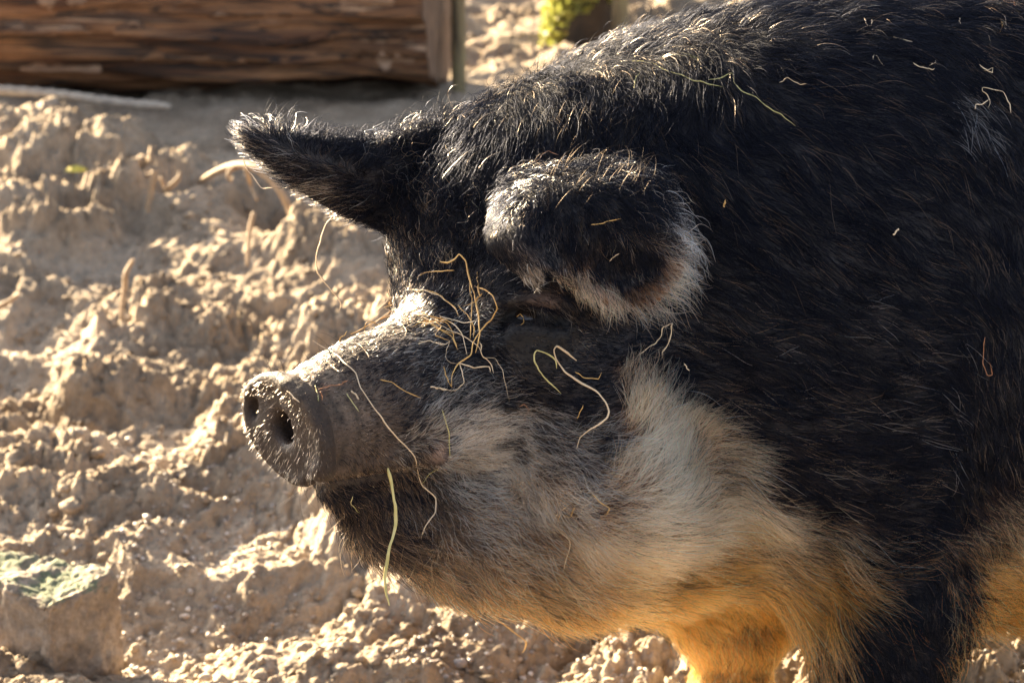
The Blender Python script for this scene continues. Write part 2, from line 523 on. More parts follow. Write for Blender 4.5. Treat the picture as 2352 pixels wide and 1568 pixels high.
# raised plates of lighter wood flaking off the near flank
mplate, nt, bs = new_mat('bleached_wood')
nt.links.new(ramp(nt, tex_noise(nt, 2, 5, 0.6, objcoord(nt, 2, 16, 16)), [(.3, (.07, .032, .014)), (.5, (.20, .115, .065)), (.72, (.33, .23, .155))]), bs.inputs['Base Color'])
bs.inputs['Roughness'].default_value = 0.8
bump(nt, bs, tex_noise(nt, 2, 4, 0.6, objcoord(nt, 4, 70, 70)), 0.5, 0.006)
PLATES = [(-1.20, -1.03, -.02, .14, .020), (-1.33, -1.02, -.36, -.24, .018), (-.95, -.62, -.34, -.20, .020), (-.74, -.46, .12, .22, .018), (-.44, -.24, .16, .25, .016), (-.90, -.55, -.58, -.46, .022),
          (-.48, -.20, -.54, -.44, .020), (-.66, -.40, -.18, -.06, .016), (-1.28, -1.02, -.74, -.64, .020), (-.50, -.28, -.38, -.28, .018), (-.22, -.05, -.36, -.27, .016), (-1.10, -.82, .34, .44, .018),
          (-.28, -.08, .02, .13, .014), (-.50, -.22, .42, .52, .018), (-1.00, -.84, .02, .10, .014), (-.78, -.68, -.06, .04, .014), (-.16, -.04, -.60, -.48, .016), (-1.42, -1.30, .1, .22, .016), (-.62, -.52, .28, .35, .014), (-.20, -.06, .28, .36, .014)]
for k, (xa, xb, aa, ab_, th) in enumerate(PLATES):
    n1, n2_ = 36, 8
    gx, ga = np.meshgrid(np.linspace(0, 1, n1), np.linspace(0, 1, n2_), indexing='ij')
    edge0 = 0.9 * fbm3(np.c_[gx.ravel() * 4, np.full(gx.size, k * 3.1), np.zeros(gx.size)], 3, 33)
    edge1 = 0.9 * fbm3(np.c_[gx.ravel() * 5, np.full(gx.size, k * 5.7), np.zeros(gx.size)], 3, 34)
    taper = np.sqrt(np.clip(np.minimum(gx.ravel() / 0.2, (1 - gx.ravel()) / 0.12), 0, 1))
    mid = (aa + ab_) / 2; hw = (ab_ - aa) / 2 * (0.35 + 0.65 * taper)
    A_ = mid + (ga.ravel() * 2 - 1) * hw * (1 + np.where(ga.ravel() > .5, edge1, edge0))
    X_ = xa + (xb - xa) * gx.ravel()
    P0 = log_surface(X_, A_); c0 = np.c_[X_, np.zeros_like(X_), np.full_like(X_, LR)]
    o_ = unit(P0 - c0)
    prof = np.clip(1 - np.abs(ga.ravel() * 2 - 1) ** 6, 0.2, 1)
    outv = P0 + o_ * (0.55 * th * prof * (0.5 + 0.5 * taper))[:, None]; inv = P0 - o_ * 0.02
    vs = np.vstack([outv, inv]); fs = []; nn0 = n1 * n2_
    idx = lambda i, j: i * n2_ + j
    for i in range(n1 - 1):
        for j in range(n2_ - 1):
            fs.append((idx(i, j), idx(i + 1, j), idx(i + 1, j + 1), idx(i, j + 1)))
        for j in (0, n2_ - 1):
            fs.append((idx(i, j), idx(i + 1, j), idx(i + 1, j) + nn0, idx(i, j) + nn0))
    for j in range(n2_ - 1):
        for i in (0, n1 - 1):
            fs.append((idx(i, j), idx(i, j + 1), idx(i, j + 1) + nn0, idx(i, j) + nn0))
    link('bark_plate', mesh_from('bark_plate', vs, fs), mplate if k % 4 == 0 else mwood, log_root)

def gz1(x, y): return float(ground_z(np.array([[x, y]]))[0])

# ---- wood things behind the pig
mgrey, nt, bs = new_mat('grey_wood')
nt.links.new(ramp(nt, tex_noise(nt, 3, 5, 0.6, objcoord(nt, 3, 30, 30)), [(.3, (.15, .13, .11)), (.5, (.30, .26, .21)), (.7, (.42, .37, .29))]), bs.inputs['Base Color'])
bs.inputs['Roughness'].default_value = 0.85
mgreen, nt, bs = new_mat('algae_wood')
nt.links.new(ramp(nt, tex_noise(nt, 3, 5, 0.6, objcoord(nt, 12, 12, 2)), [(.3, (.07, .055, .032)), (.5, (.16, .13, .07)), (.7, (.21, .195, .09))]), bs.inputs['Base Color'])
bs.inputs['Roughness'].default_value = 0.85

pa, pb = bat(-60, 203, 5.20), bat(392, 246, 4.98)
pts = spline([pa, bat(120, 216, 5.13), bat(270, 236, 5.04), pb], 30)
rad_ = np.interp(np.linspace(0, 1, 30), [0, .05, .9, .97, 1], [.012, .014, .0135, .011, .006]) * 1.05
vs, fs = tube(pts, rad_, 9, wobble=0.12)
pole = link('wooden_pole', mesh_from('wooden_pole', vs, fs), mgrey)
tag(pole, 'thin grey pole with a sunlit broken tip lying in front of the log', 'pole')

def post(name, u0, u1, vb, y, zt, mat, label, lean=0.0):
    y = y * BGS
    b = at((u0 + u1) / 2, vb, y); w = (u1 - u0) * px((u0 + u1) / 2, vb, y) / 2
    zb = gz1(b[0], y) - 0.06
    n = 30; t = np.linspace(0, 1, n)
    pts = np.c_[b[0] + lean * t, np.full(n, y), zb + (zt - zb) * t]
    vs, fs = tube(pts, w * (1 + 0.05 * np.sin(t * 9)), 10, wobble=0.06)
    o = link(name, mesh_from(name, vs, fs), mat)
    tag(o, label, 'post'); return o
post('wooden_post', 1404, 1441, 100, 6.0, 1.1, mgreen, 'thin greenish wooden post beside the sunlit shrub', 0.01)
post('log_end_edge', 1038, 1070, 192, 5.46, 1.05, mgreen, 'narrow stake standing at the cut end of the log', 0.0)  # post shape stands in for the mossy edge of the log end

# ---- stump behind the back of the pig
mgreen_dark, nt, bs = new_mat('dark_wood')
nt.links.new(ramp(nt, tex_noise(nt, 9, 5, 0.6), [(.3, (.02, .014, .009)), (.7, (.09, .06, .035))]), bs.inputs['Base Color'])
bs.inputs['Roughness'].default_value = 0.9
mleaf, nt, bs = new_mat('shrub_leaf')
oi = nt.nodes.new('ShaderNodeNewGeometry')
nt.links.new(ramp(nt, oi.outputs['Random Per Island'], [(0, (.17, .18, .03)), (.5, (.32, .30, .06)), (1, (.45, .38, .10))]), bs.inputs['Base Color'])
bs.inputs['Roughness'].default_value = 0.6
bs.inputs['Transmission Weight'].default_value = 0.0
tr = nt.nodes.new('ShaderNodeBsdfTranslucent'); tr.inputs[0].default_value = (.25, .27, .05, 1)
mx = nt.nodes.new('ShaderNodeMixShader'); mx.inputs[0].default_value = 0.35
nt.links.new(bs.outputs[0], mx.inputs[1]); nt.links.new(tr.outputs[0], mx.inputs[2]); nt.links.new(mx.outputs[0], nt.nodes['Material Output'].inputs[0])
# mossy stump: a dark rotten lump with bright moss and sprigs on its sunny upper side
c = bat(1345, 95, 6.15)
zg = gz1(c[0], c[1])
stump = bpy.data.objects.new('mossy_stump', None); COL.objects.link(stump); stump.location = (c[0], c[1], zg)
tag(stump, 'small stump with yellow green moss on its sunny side beside the wooden post', 'stump')
bv, bf = ico(4)
ns = 1 + 0.28 * noise3(bv * 1.5 + 3, 71) + 0.14 * noise3(bv * 3.4, 72) + 0.06 * noise3(bv * 8, 73)
lean = np.array([0.03, 0, 0]) * bv[:, 2:3]
wv = bv * ns[:, None] * np.array([0.115, 0.11, 0.20]) + lean + np.array([0, 0, 0.05])
link('wood', mesh_from('wood', wv, bf), mgreen_dark, stump)
nrm = unit(bv); fx = unit(np.array([-0.62, 0.1, 0.75]))
msk = np.where((nrm @ fx + 0.35 * noise3(bv * 3, 75)) > 0.12)[0]
m = 4200
b0 = wv[rng.choice(msk, m)] + rng.normal(0, 0.007, (m, 3)); R = rand_rot(m); s_ = 0.013 * (0.6 + 0.9 * rng.random(m))
lv_ = np.array([[-1, 0, 0], [-.3, .38, .08], [.45, .33, .02], [1, 0, -.12], [.45, -.33, .02], [-.3, -.38, .08]])
b0 += unit(b0 - np.array([0, 0, 0.05])) * (rng.random((m, 1)) ** 2 * 0.035)
v = np.einsum('nij,kj->nki', R, lv_) * s_[:, None, None] + b0[:, None]
f = (np.arange(m)[:, None, None] * 6 + np.array([[0, 1, 2, 3], [0, 3, 4, 5]])[None]).reshape(-1, 4)
mo = link('moss', mesh_from('moss', v.reshape(-1, 3), f, False), mleaf, stump); mo['kind'] = 'stuff'

# ---- root, twigs and a leaf standing in the mud on the left
mtwig, nt, bs = new_mat('dry_twig')
nt.links.new(ramp(nt, tex_noise(nt, 30, 4, 0.6), [(.3, (.22, .14, .075)), (.7, (.42, .30, .18))]), bs.inputs['Base Color'])
bs.inputs['Roughness'].default_value = 0.8
def stick(name, uvy, r, label, cat, mat=None, parent=None, sides=7, n=24):
    pts = spline([bat(*q) for q in uvy], n)
    rr_ = np.interp(np.linspace(0, 1, n), np.linspace(0, 1, len(r)), r)
    vs, fs = tube(pts, rr_, sides, wobble=0.10)
    o = link(name, mesh_from(name, vs, fs), mat or mtwig, parent)
    if not parent: tag(o, label, cat)
    return o
root = stick('dry_root', [(455, 420, 4.32), (490, 398, 4.25), (535, 381, 4.18), (575, 382, 4.12), (615, 405, 4.08), (645, 440, 4.05), (668, 490, 4.04), (676, 512, 4.03)], [.005, .007, .0085, .0095, .010, .010, .009, .007], 'pale arched root rising out of the mud behind the far ear', 'root')
stick('rootlet', [(545, 383, 4.16), (528, 392, 4.14), (524, 405, 4.13), (532, 418, 4.13)], [.006, .006, .005, .003], None, None, None, root)
stick('rootlet', [(565, 386, 4.12), (570, 405, 4.12), (576, 425, 4.14), (590, 460, 4.10)], [.005, .005, .004, .003], None, None, None, root)
stick('dry_root', [(655, 410, 4.16), (680, 440, 4.12), (700, 475, 4.08), (712, 515, 4.05)], [.006, .006, .006, .006], 'thin shaded root beside the arched root under the far ear', 'root')
stick('dry_twig', [(355, 392, 4.20), (350, 425, 4.19), (343, 462, 4.18), (338, 490, 4.17)], [.0085, .009, .008, .008], 'short upright twig standing in sunlit mud left of the root', 'twig')
stick('dry_twig', [(323, 352, 4.50), (316, 375, 4.49), (306, 410, 4.48)], [.0065, .007, .006], 'small leaning twig nearest below the pole tip', 'twig')
yt = stick('forked_twig', [(368, 408, 4.23), (376, 425, 4.23), (381, 450, 4.22), (383, 478, 4.21)], [.004, .006, .006, .006], 'forked twig with two prongs between upright twig and root', 'twig')
stick('prong', [(380, 436, 4.22), (398, 422, 4.22), (411, 408, 4.23), (412, 396, 4.24)], [.006, .007, .007, .004], None, None, None, yt)
stick('bent_twig', [(306, 597, 3.50), (297, 612, 3.50), (289, 630, 3.49), (287, 660, 3.49), (281, 700, 3.48), (278, 735, 3.47)], [.004, .006, .006, .005, .005, .004], 'bent grey twig poking up in the shaded hollow', 'twig')
stick('dry_twig', [(584, 488, 3.85), (578, 510, 3.84), (572, 545, 3.83), (568, 610, 3.80)], [.005, .006, .005, .004], 'dim upright twig in shade below the arched root', 'twig')
stick('dry_twig', [(-20, 712, 3.50), (10, 698, 3.50), (36, 682, 3.51), (42, 676, 3.52)], [.004, .005, .005, .003], 'slanting twig at the left edge of the mud', 'twig')
mleafy, nt, bs = new_mat('yellow_leaf')
nt.links.new(ramp(nt, tex_noise(nt, 40, 3), [(.3, (.42, .36, .05)), (.7, (.62, .52, .08))]), bs.inputs['Base Color'])
lc = bat(178, 428, 4.38)
lf = np.array([[-1, 0, 0], [-.5, .3, .25], [.1, .38, .3], [.6, .25, .2], [1, .05, .05], [.6, -.2, .12], [.1, -.3, .15], [-.5, -.25, .1], [0, 0, .02]])
me = mesh_from('fallen_leaf', lf * 0.030 @ np.array(Matrix.Rotation(0.5, 3, 'X')).T, [(0, 1, 8), (1, 2, 8), (2, 3, 8), (3, 4, 8), (4, 5, 8), (5, 6, 8), (6, 7, 8), (7, 0, 8)])
leaf = link('fallen_leaf', me, mleafy)
sol = leaf.modifiers.new('thickness', 'SOLIDIFY'); sol.thickness = 0.0012
leaf.location = (lc[0], lc[1], gz1(lc[0], lc[1]) + 0.035)
tag(leaf, 'small yellow leaf lying on the lit mud at far left', 'leaf')

# ================================================================== THE PIG
# the body is one surface grown from a field of rounded limbs
def smin(a, b, k):
    h = np.maximum(k - np.abs(a - b), 0.0) / k
    return np.minimum(a, b) - h * h * k * 0.25

def smax(a, b, k):
    return -smin(-a, -b, k)

def chain_sdf(p, nodes, squash=1.0):
    """nodes: (point, radius) list; squash <1 narrows the shape across (world y)."""
    d = np.full(len(p), 1e9)
    s = np.array([1, 1 / squash, 1])
    for (a, ra), (b, rb) in zip(nodes[:-1], nodes[1:]):
        ya = a[1] + (b[1] - a[1]) * 0.5
        A, B, q = a * s, b * s, p * s
        ab = B - A
        t = np.clip(((q - A) @ ab) / (ab @ ab), 0, 1)
        r = np.sqrt(((q - A - t[:, None] * ab) ** 2).sum(1)) - (ra + (rb - ra) * t)
        d = smin(d, r, 0.03) if d[0] < 1e8 else r
    return d * (squash if squash < 1 else 1)

def nd(u, v, y, r):
    return (at(u, v, y), r * px(u, v, y))

NOSE_N = np.array([-0.705, -0.635, -0.02]); NOSE_N /= np.linalg.norm(NOSE_N)
NOSE_C = at(648, 990, 1.685)
_up = np.array([0.10, -0.08, 1.0]); _up -= NOSE_N * (_up @ NOSE_N); NOSE_U = _up / np.linalg.norm(_up)
NOSE_S = np.cross(NOSE_U, NOSE_N)            # toward the pig's own left (the camera side)

torso = [nd(1640, 720, 2.12, 585), nd(1990, 700, 2.12, 705), nd(2500, 670, 2.16, 745), nd(3200, 660, 2.22, 740), nd(3750, 640, 2.27, 600)]
neck = [nd(1270, 580, 1.97, 345), nd(1480, 640, 2.04, 488)]
cran = [nd(1255, 590, 1.945, 230), nd(1195, 750, 1.90, 185)]
muzz = [nd(1190, 800, 1.90, 195), nd(1035, 872, 1.83, 176), nd(870, 928, 1.765, 148), nd(745, 968, 1.72, 122), nd(695, 985, 1.70, 112)]
jaw = [nd(790, 1125, 1.75, 54), nd(900, 1165, 1.80, 98), nd(1090, 1180, 1.87, 178), nd(1330, 1165, 1.92, 232), nd(1500, 1125, 1.98, 250)]
chest = [nd(1330, 1195, 2.10, 175), nd(1580, 1205, 2.18, 195), nd(1800, 1120, 2.20, 240), nd(1950, 1080, 2.12, 285)]
def down(p, z, dx=0, dy=0):
    return np.array([p[0] + dx, p[1] + dy, z])
sh = at(2010, 1050, 1.97)
e1 = at(2045, 1340, 1.95)
nleg = [(sh, 0.095), (e1, 0.090), (down(e1, 0.30, 0.0, 0.0), 0.077), (down(e1, 0.20, -0.005, 0.0), 0.060), (down(e1, 0.11, -0.01, 0), 0.042), (down(e1, 0.055, -0.015, 0), 0.042), (down(e1, 0.03, -0.03, 0), 0.040)]
f1 = at(1730, 1250, 2.14)
fleg = [(f1, 0.09), (at(1702, 1400, 2.14), 0.062), (down(f1, 0.23, -0.012), 0.050), (down(f1, 0.11, -0.02), 0.040), (down(f1, 0.055, -0.025), 0.04), (down(f1, 0.03, -0.04), 0.038)]
h1 = at(3600, 900, 2.10); h2 = at(3600, 900, 2.42)
hlegs = []
for hp in (h1, h2):
    hlegs.append([(hp, 0.16), (down(hp, 0.42, 0.06), 0.10), (down(hp, 0.26, 0.12), 0.06), (down(hp, 0.10, 0.06), 0.042), (down(hp, 0.03, 0.03), 0.042)])

# ear sheets: rows of (u, v, y, half thickness in frame units)
def sheet(rows, nu=70, nv=54):
    rows = [[np.r_[at(a, b, c), max(t, 9.5) * px(a, b, c)] for (a, b, c, t) in r] for r in rows]
    m = np.array([spline(r, nu) for r in rows])
    return np.array([spline(m[:, j], nv) for j in range(nu)]).reshape(-1, 4)

near_ear = sheet([
    # base line from front to rear, then down to the hanging lower edge
    [(1205, 424, 1.84, 22), (1255, 408, 1.83, 20), (1330, 400, 1.83, 20), (1430, 404, 1.845, 20), (1495, 428, 1.865, 22)],
    [(1150, 475, 1.785, 14), (1225, 446, 1.76, 14), (1340, 436, 1.756, 13), (1460, 446, 1.77, 12), (1535, 482, 1.797, 12)],
    [(1124, 548, 1.748, 11), (1200, 510, 1.722, 12), (1320, 520, 1.728, 12), (1460, 530, 1.745, 11), (1566, 560, 1.765, 10)],
    [(1160, 594, 1.738, 10), (1215, 570, 1.702, 10), (1305, 590, 1.724, 11), (1440, 625, 1.752, 11), (1558, 635, 1.745, 9)],
    [(1228, 650, 1.715, 7), (1255, 615, 1.695, 9), (1310, 650, 1.724, 8), (1400, 698, 1.732, 8), (1495, 700, 1.732, 8)],
])
far_ear = sheet([
    [(1010, 310, 1.985, 34), (985, 370, 1.985, 42), (985, 440, 1.985, 40), (990, 522, 1.985, 24)],
    [(890, 332, 1.965, 20), (870, 390, 1.955, 26), (860, 450, 1.96, 26), (880, 512, 1.975, 16)],
    [(780, 328, 1.95, 15), (745, 372, 1.93, 20), (740, 420, 1.94, 20), (765, 472, 1.96, 12)],
    [(680, 310, 1.945, 11), (645, 335, 1.92, 14), (645, 375, 1.925, 14), (675, 415, 1.945, 9)],
    [(605, 297, 1.94, 9), (590, 315, 1.925, 10), (590, 335, 1.925, 10), (610, 365, 1.935, 8)],
    [(553, 301, 1.935, 6), (551, 305, 1.932, 7), (552, 310, 1.932, 7), (557, 318, 1.935, 6)],
])

def sheet_sdf(p, S):
    lo, hi = S[:, :3].min(0) - 0.05, S[:, :3].max(0) + 0.05
    d = np.full(len(p), 0.2)
    m = ((p > lo) & (p < hi)).all(1)
    q = p[m].astype(np.float32); out = np.empty(len(q), np.float32)
    C = S[:, :3].astype(np.float32); R = S[:, 3].astype(np.float32); cc = (C ** 2).sum(1)
    for i in range(0, len(q), 8000):
        b = q[i:i + 8000]
        dd = np.sqrt(np.maximum((b ** 2).sum(1)[:, None] - 2 * b @ C.T + cc[None], 1e-10)) - R[None]
        out[i:i + 8000] = dd.min(1)
    d[m] = out
    return d

def nose_coords(p):
    q = p - NOSE_C
    return q @ NOSE_S, q @ NOSE_U, q @ NOSE_N

def pig_sdf(p):
    d = chain_sdf(p, torso, 0.80)
    d = smin(d, chain_sdf(p, neck, 0.85), 0.16)
    hd = smin(chain_sdf(p, cran), chain_sdf(p, muzz), 0.05)
    hd = smin(hd, chain_sdf(p, jaw), 0.05)
    # cheek bone and brow on the camera side, and their mirror on the far side
    for nodes, k in (
        ([nd(1290, 850, 1.82, 105), nd(1400, 900, 1.84, 130)], 0.06),
        ([nd(1330, 1060, 1.815, 120), nd(1420, 1110, 1.82, 150)], 0.06),
        ([nd(1160, 672, 1.80, 52), nd(1270, 668, 1.80, 50), nd(1360, 660, 1.82, 60)], 0.035),
        ([nd(1150, 780, 1.79, 48), nd(1230, 800, 1.79, 60)], 0.04),
    ):
        hd = smin(hd, chain_sdf(p, nodes), k)
    d = smin(d, hd, 0.07)
    d = smin(d, chain_sdf(p, chest), 0.06)
    d = smin(d, chain_sdf(p, nleg), 0.07)
    d = smin(d, chain_sdf(p, fleg), 0.05)
    for hl in hlegs: d = smin(d, chain_sdf(p, hl), 0.10)
    # snout disc
    s, u, n = nose_coords(p)
    nearn = (np.abs(s) < 0.2) & (np.abs(u) < 0.2)
    d = np.where(nearn, smax(d, n + 0.010, 0.006), d)
    d = d + 0.0055 * np.exp(-((n + 0.0235) / 0.0042) ** 2) * (np.hypot(s, u) < 0.09)
    rr = np.sqrt((s / 0.0635) ** 2 + (u / 0.0525) ** 2)
    rad = (rr - 1) * 0.056
    slab = np.abs(n + 0.010) - 0.009
    disc = smax(rad, slab, 0.006)
    disc = smin(disc, np.sqrt((rad + 0.005) ** 2 + (n + 0.005) ** 2) - 0.0065, 0.004)
    d = smin(d, disc, 0.006)
    # wrinkles behind the disc
    wob = 0.004 * np.sin(s * 55) + 0.003 * np.sin(u * 80 + 1)
    ring = np.exp(-((n + 0.030 + wob) / 0.0042) ** 2) + 0.9 * np.exp(-((n + 0.047 + wob) / 0.0042) ** 2) + 0.6 * np.exp(-((n + 0.066 + 1.4 * wob) / 0.0045) ** 2)
    d = d + 0.0038 * ring * (np.abs(rad) < 0.06) * sm(u + s * .3, -0.045, 0.0)
    # nostrils
    for sgn in (-1, 1):
        a = NOSE_C + NOSE_S * (-0.001 if sgn > 0 else -0.049) + NOSE_U * 0.004 + NOSE_N * 0.010
        b = a + unit(at(900, 930, 1.78) - NOSE_C) * 0.042
        q = p - a; ab = b - a
        t = np.clip((q @ ab) / (ab @ ab), 0, 1)
        w = q - t[:, None] * ab
        hole = np.sqrt((w @ NOSE_S / (1.2 if sgn > 0 else 0.9)) ** 2 + (w @ NOSE_U / 1.3) ** 2 + (w @ NOSE_N) ** 2) - (0.0122 if sgn > 0 else 0.0075)
        d = smax(d, -hole, 0.008)
    # ears
    d = smin(d, sheet_sdf(p, near_ear), 0.025)
    d = smin(d, sheet_sdf(p, far_ear), 0.02)
    # tail end of the body is soft
    return d

def surface_nets(f, lo, hi, h):
    """Mesh of the zero set of f inside the box, evaluated only near the surface."""
    B = 6
    n = (np.ceil((hi - lo) / (h * B)).astype(int)) * B
    nb = n // B
    g = [lo[k] + (np.arange(nb[k]) * B + (B - 1) / 2) * h for k in range(3)]
    X = np.stack(np.meshgrid(*g, indexing='ij'), -1).reshape(-1, 3)
    dc = f(X).reshape(nb)
    D = np.repeat(np.repeat(np.repeat(dc.astype(np.float32), B, 0), B, 1), B, 2)
    act = np.argwhere(np.abs(dc) < h * B * 1.45)
    off = np.stack(np.meshgrid(*[np.arange(B)] * 3, indexing='ij'), -1).reshape(-1, 3)
    for i in range(0, len(act), 1500):
        idx = (act[i:i + 1500, None, :] * B + off[None]).reshape(-1, 3)
        D[idx[:, 0], idx[:, 1], idx[:, 2]] = f(lo + idx * h)
    S = D < 0
    c = np.zeros(n - 1, np.int8)
    for a in (0, 1):
        for b in (0, 1):
            for e in (0, 1):
                c += S[a:n[0] - 1 + a, b:n[1] - 1 + b, e:n[2] - 1 + e]
    cells = np.argwhere((c > 0) & (c < 8))
    ids = np.full(n - 1, -1, np.int32); ids[tuple(cells.T)] = np.arange(len(cells))
    acc = np.zeros((len(cells), 3)); cnt = np.zeros(len(cells))
    cor = [np.array(x) for x in ((0,0,0),(1,0,0),(0,1,0),(1,1,0),(0,0,1),(1,0,1),(0,1,1),(1,1,1))]
    for i in range(8):
        for j in range(i + 1, 8):
            if np.abs(cor[i] - cor[j]).sum() != 1: continue
            a = D[tuple((cells + cor[i]).T)]; b = D[tuple((cells + cor[j]).T)]
            m = (a < 0) != (b < 0)
            t = a[m] / (a[m] - b[m])
            acc[m] += cor[i] + t[:, None] * (cor[j] - cor[i]); cnt[m] += 1
    V = lo + (cells + acc / cnt[:, None]) * h
    Q = []
    for ax in range(3):
        o1, o2 = [k for k in range(3) if k != ax]
        sl = [slice(1, n[k] - 1) for k in range(3)]; sl2 = list(sl)
        sl[ax] = slice(0, n[ax] - 1); sl2[ax] = slice(1, n[ax])
        A, Bs = S[tuple(sl)], S[tuple(sl2)]
        e = np.argwhere(A != Bs); inside = A[tuple(e.T)]
        e = e + 1; e[:, ax] -= 1
        def cell(d1, d2):
            k = e.copy(); k[:, o1] += d1; k[:, o2] += d2
            return ids[tuple(k.T)]
        q = np.stack([cell(-1, -1), cell(0, -1), cell(0, 0), cell(-1, 0)], 1)
        flip = inside if ax != 1 else ~inside
        q[~flip] = q[~flip][:, ::-1]
        Q.append(q)
    return V, np.vstack(Q)

PIG_H = 0.0046
V, Q = surface_nets(pig_sdf, np.array([-0.75, 1.30, -0.02]), np.array([1.75, 2.85, 1.27]), PIG_H)
pig_me = mesh_from('pig', V, Q)
TRI = np.vstack([Q[:, [0, 1, 2]], Q[:, [0, 2, 3]]])

def sd_normals(p, f=pig_sdf, e=0.002):
    g = np.stack([f(p + np.eye(3)[k] * e) - f(p - np.eye(3)[k] * e) for k in range(3)], 1)
    return g / (np.linalg.norm(g, axis=1, keepdims=True) + 1e-9)

def vert_normals(V):
    a, b, c = V[TRI[:, 0]], V[TRI[:, 1]], V[TRI[:, 2]]
    n = np.cross(b - a, c - a); N = np.zeros_like(V)
    for k in range(3):
        for j in range(3): N[:, j] += np.bincount(TRI[:, k], n[:, j], len(V))
    return N / (np.linalg.norm(N, axis=1, keepdims=True) + 1e-12)

VN = vert_normals(V)
if (VN[:, 2] * (V[:, 2] - V[:, 2].mean())).mean() < 0: raise RuntimeError('inside out')
bvh = BVHTree.FromPolygons([tuple(v) for v in V], [tuple(map(int, q)) for q in Q])
EYE_O = Vector((0, 0, CAM_H))

def hit(u, v):
    r = bvh.ray_cast(EYE_O, Vector(ray(u, v)).normalized())
    if r[0] is None:
        return None, None
    return np.array(r[0]), np.array(r[1])

# ---- sculpting strokes: polyline over the near side, width m, depth m (minus is inward)
STROKES = [
    ([(712, 1114), (800, 1103), (900, 1090), (985, 1074), (1045, 1082)], 0.0060, -0.0105),
    ([(740, 1088), (880, 1066), (975, 1050)], 0.013, 0.006),
    ([(1008, 1040)], 0.013, 0.013),
    ([(1148, 742), (1175, 720), (1225, 720), (1290, 733)], 0.0085, -0.016),
    ([(1160, 694), (1230, 690), (1310, 706)], 0.010, 0.009),
    ([(1180, 754), (1240, 754), (1295, 764)], 0.012, 0.007),
    ([(1148, 742), (1126, 790), (1138, 838)], 0.009, -0.006),
    ([(1290, 742), (1316, 785), (1322, 830)], 0.0045, -0.004),
    ([(1262, 744), (1290, 800), (1292, 840)], 0.0040, -0.003),
    ([(1560, 880), (1590, 1010), (1640, 1120), (1700, 1210), (1640, 1290), (1560, 1320)], 0.035, -0.014),
    ([(1420, 1180), (1560, 1200), (1640, 1190)], 0.05, 0.012),
    ([(1850, 1180), (1900, 1290), (1880, 1400)], 0.03, -0.010),
]
EAR_N = sheet_sdf(V, near_ear); EAR_F = sheet_sdf(V, far_ear)
off_ear = sm(np.minimum(EAR_N, EAR_F), 0.006, 0.016)
disp = np.zeros(len(V))
for pts, w, dep in STROKES:
    dense = []
    if len(pts) == 1: dense = pts
    else:
        dense = [tuple(q) for q in spline([(a, b, 0) for a, b in pts], 40)[:, :2]]
    P3 = [hit(a, b)[0] for a, b in dense]
    P3 = np.array([q for q in P3 if q is not None])
    near = ((V > P3.min(0) - 3 * w) & (V < P3.max(0) + 3 * w)).all(1)
    q = V[near]
    dd = np.sqrt(((q[:, None] - P3[None]) ** 2).sum(-1)).min(1)
    disp[near] += dep * np.exp(-(dd / w) ** 2)
# loose folds of skin
disp += 0.0022 * fbm3(V * np.array([16, 16, 22]), 3, 5)
# knobbly soil-caked bridge of the snout
m = np.exp(-(((V - hit(720, 860)[0]) / 0.05) ** 2).sum(1))
disp += m * 0.0016 * fbm3(V * 160, 2, 9)
V = V + VN * (disp * off_ear)[:, None]
VN = vert_normals(V)
pig_me.vertices.foreach_set('co', V.astype(np.float32).ravel())
pig_me.update()
bvh = BVHTree.FromPolygons([tuple(v) for v in V], [tuple(map(int, q)) for q in Q])

REG = np.zeros(len(V), int)
REG[EAR_N < 0.006] = 1
REG[EAR_F < 0.006] = 2
_s, _u, _n = nose_coords(V)
REG[(_n > -0.02) & (np.hypot(_s / 0.07, _u / 0.056) < 1.08)] = 3

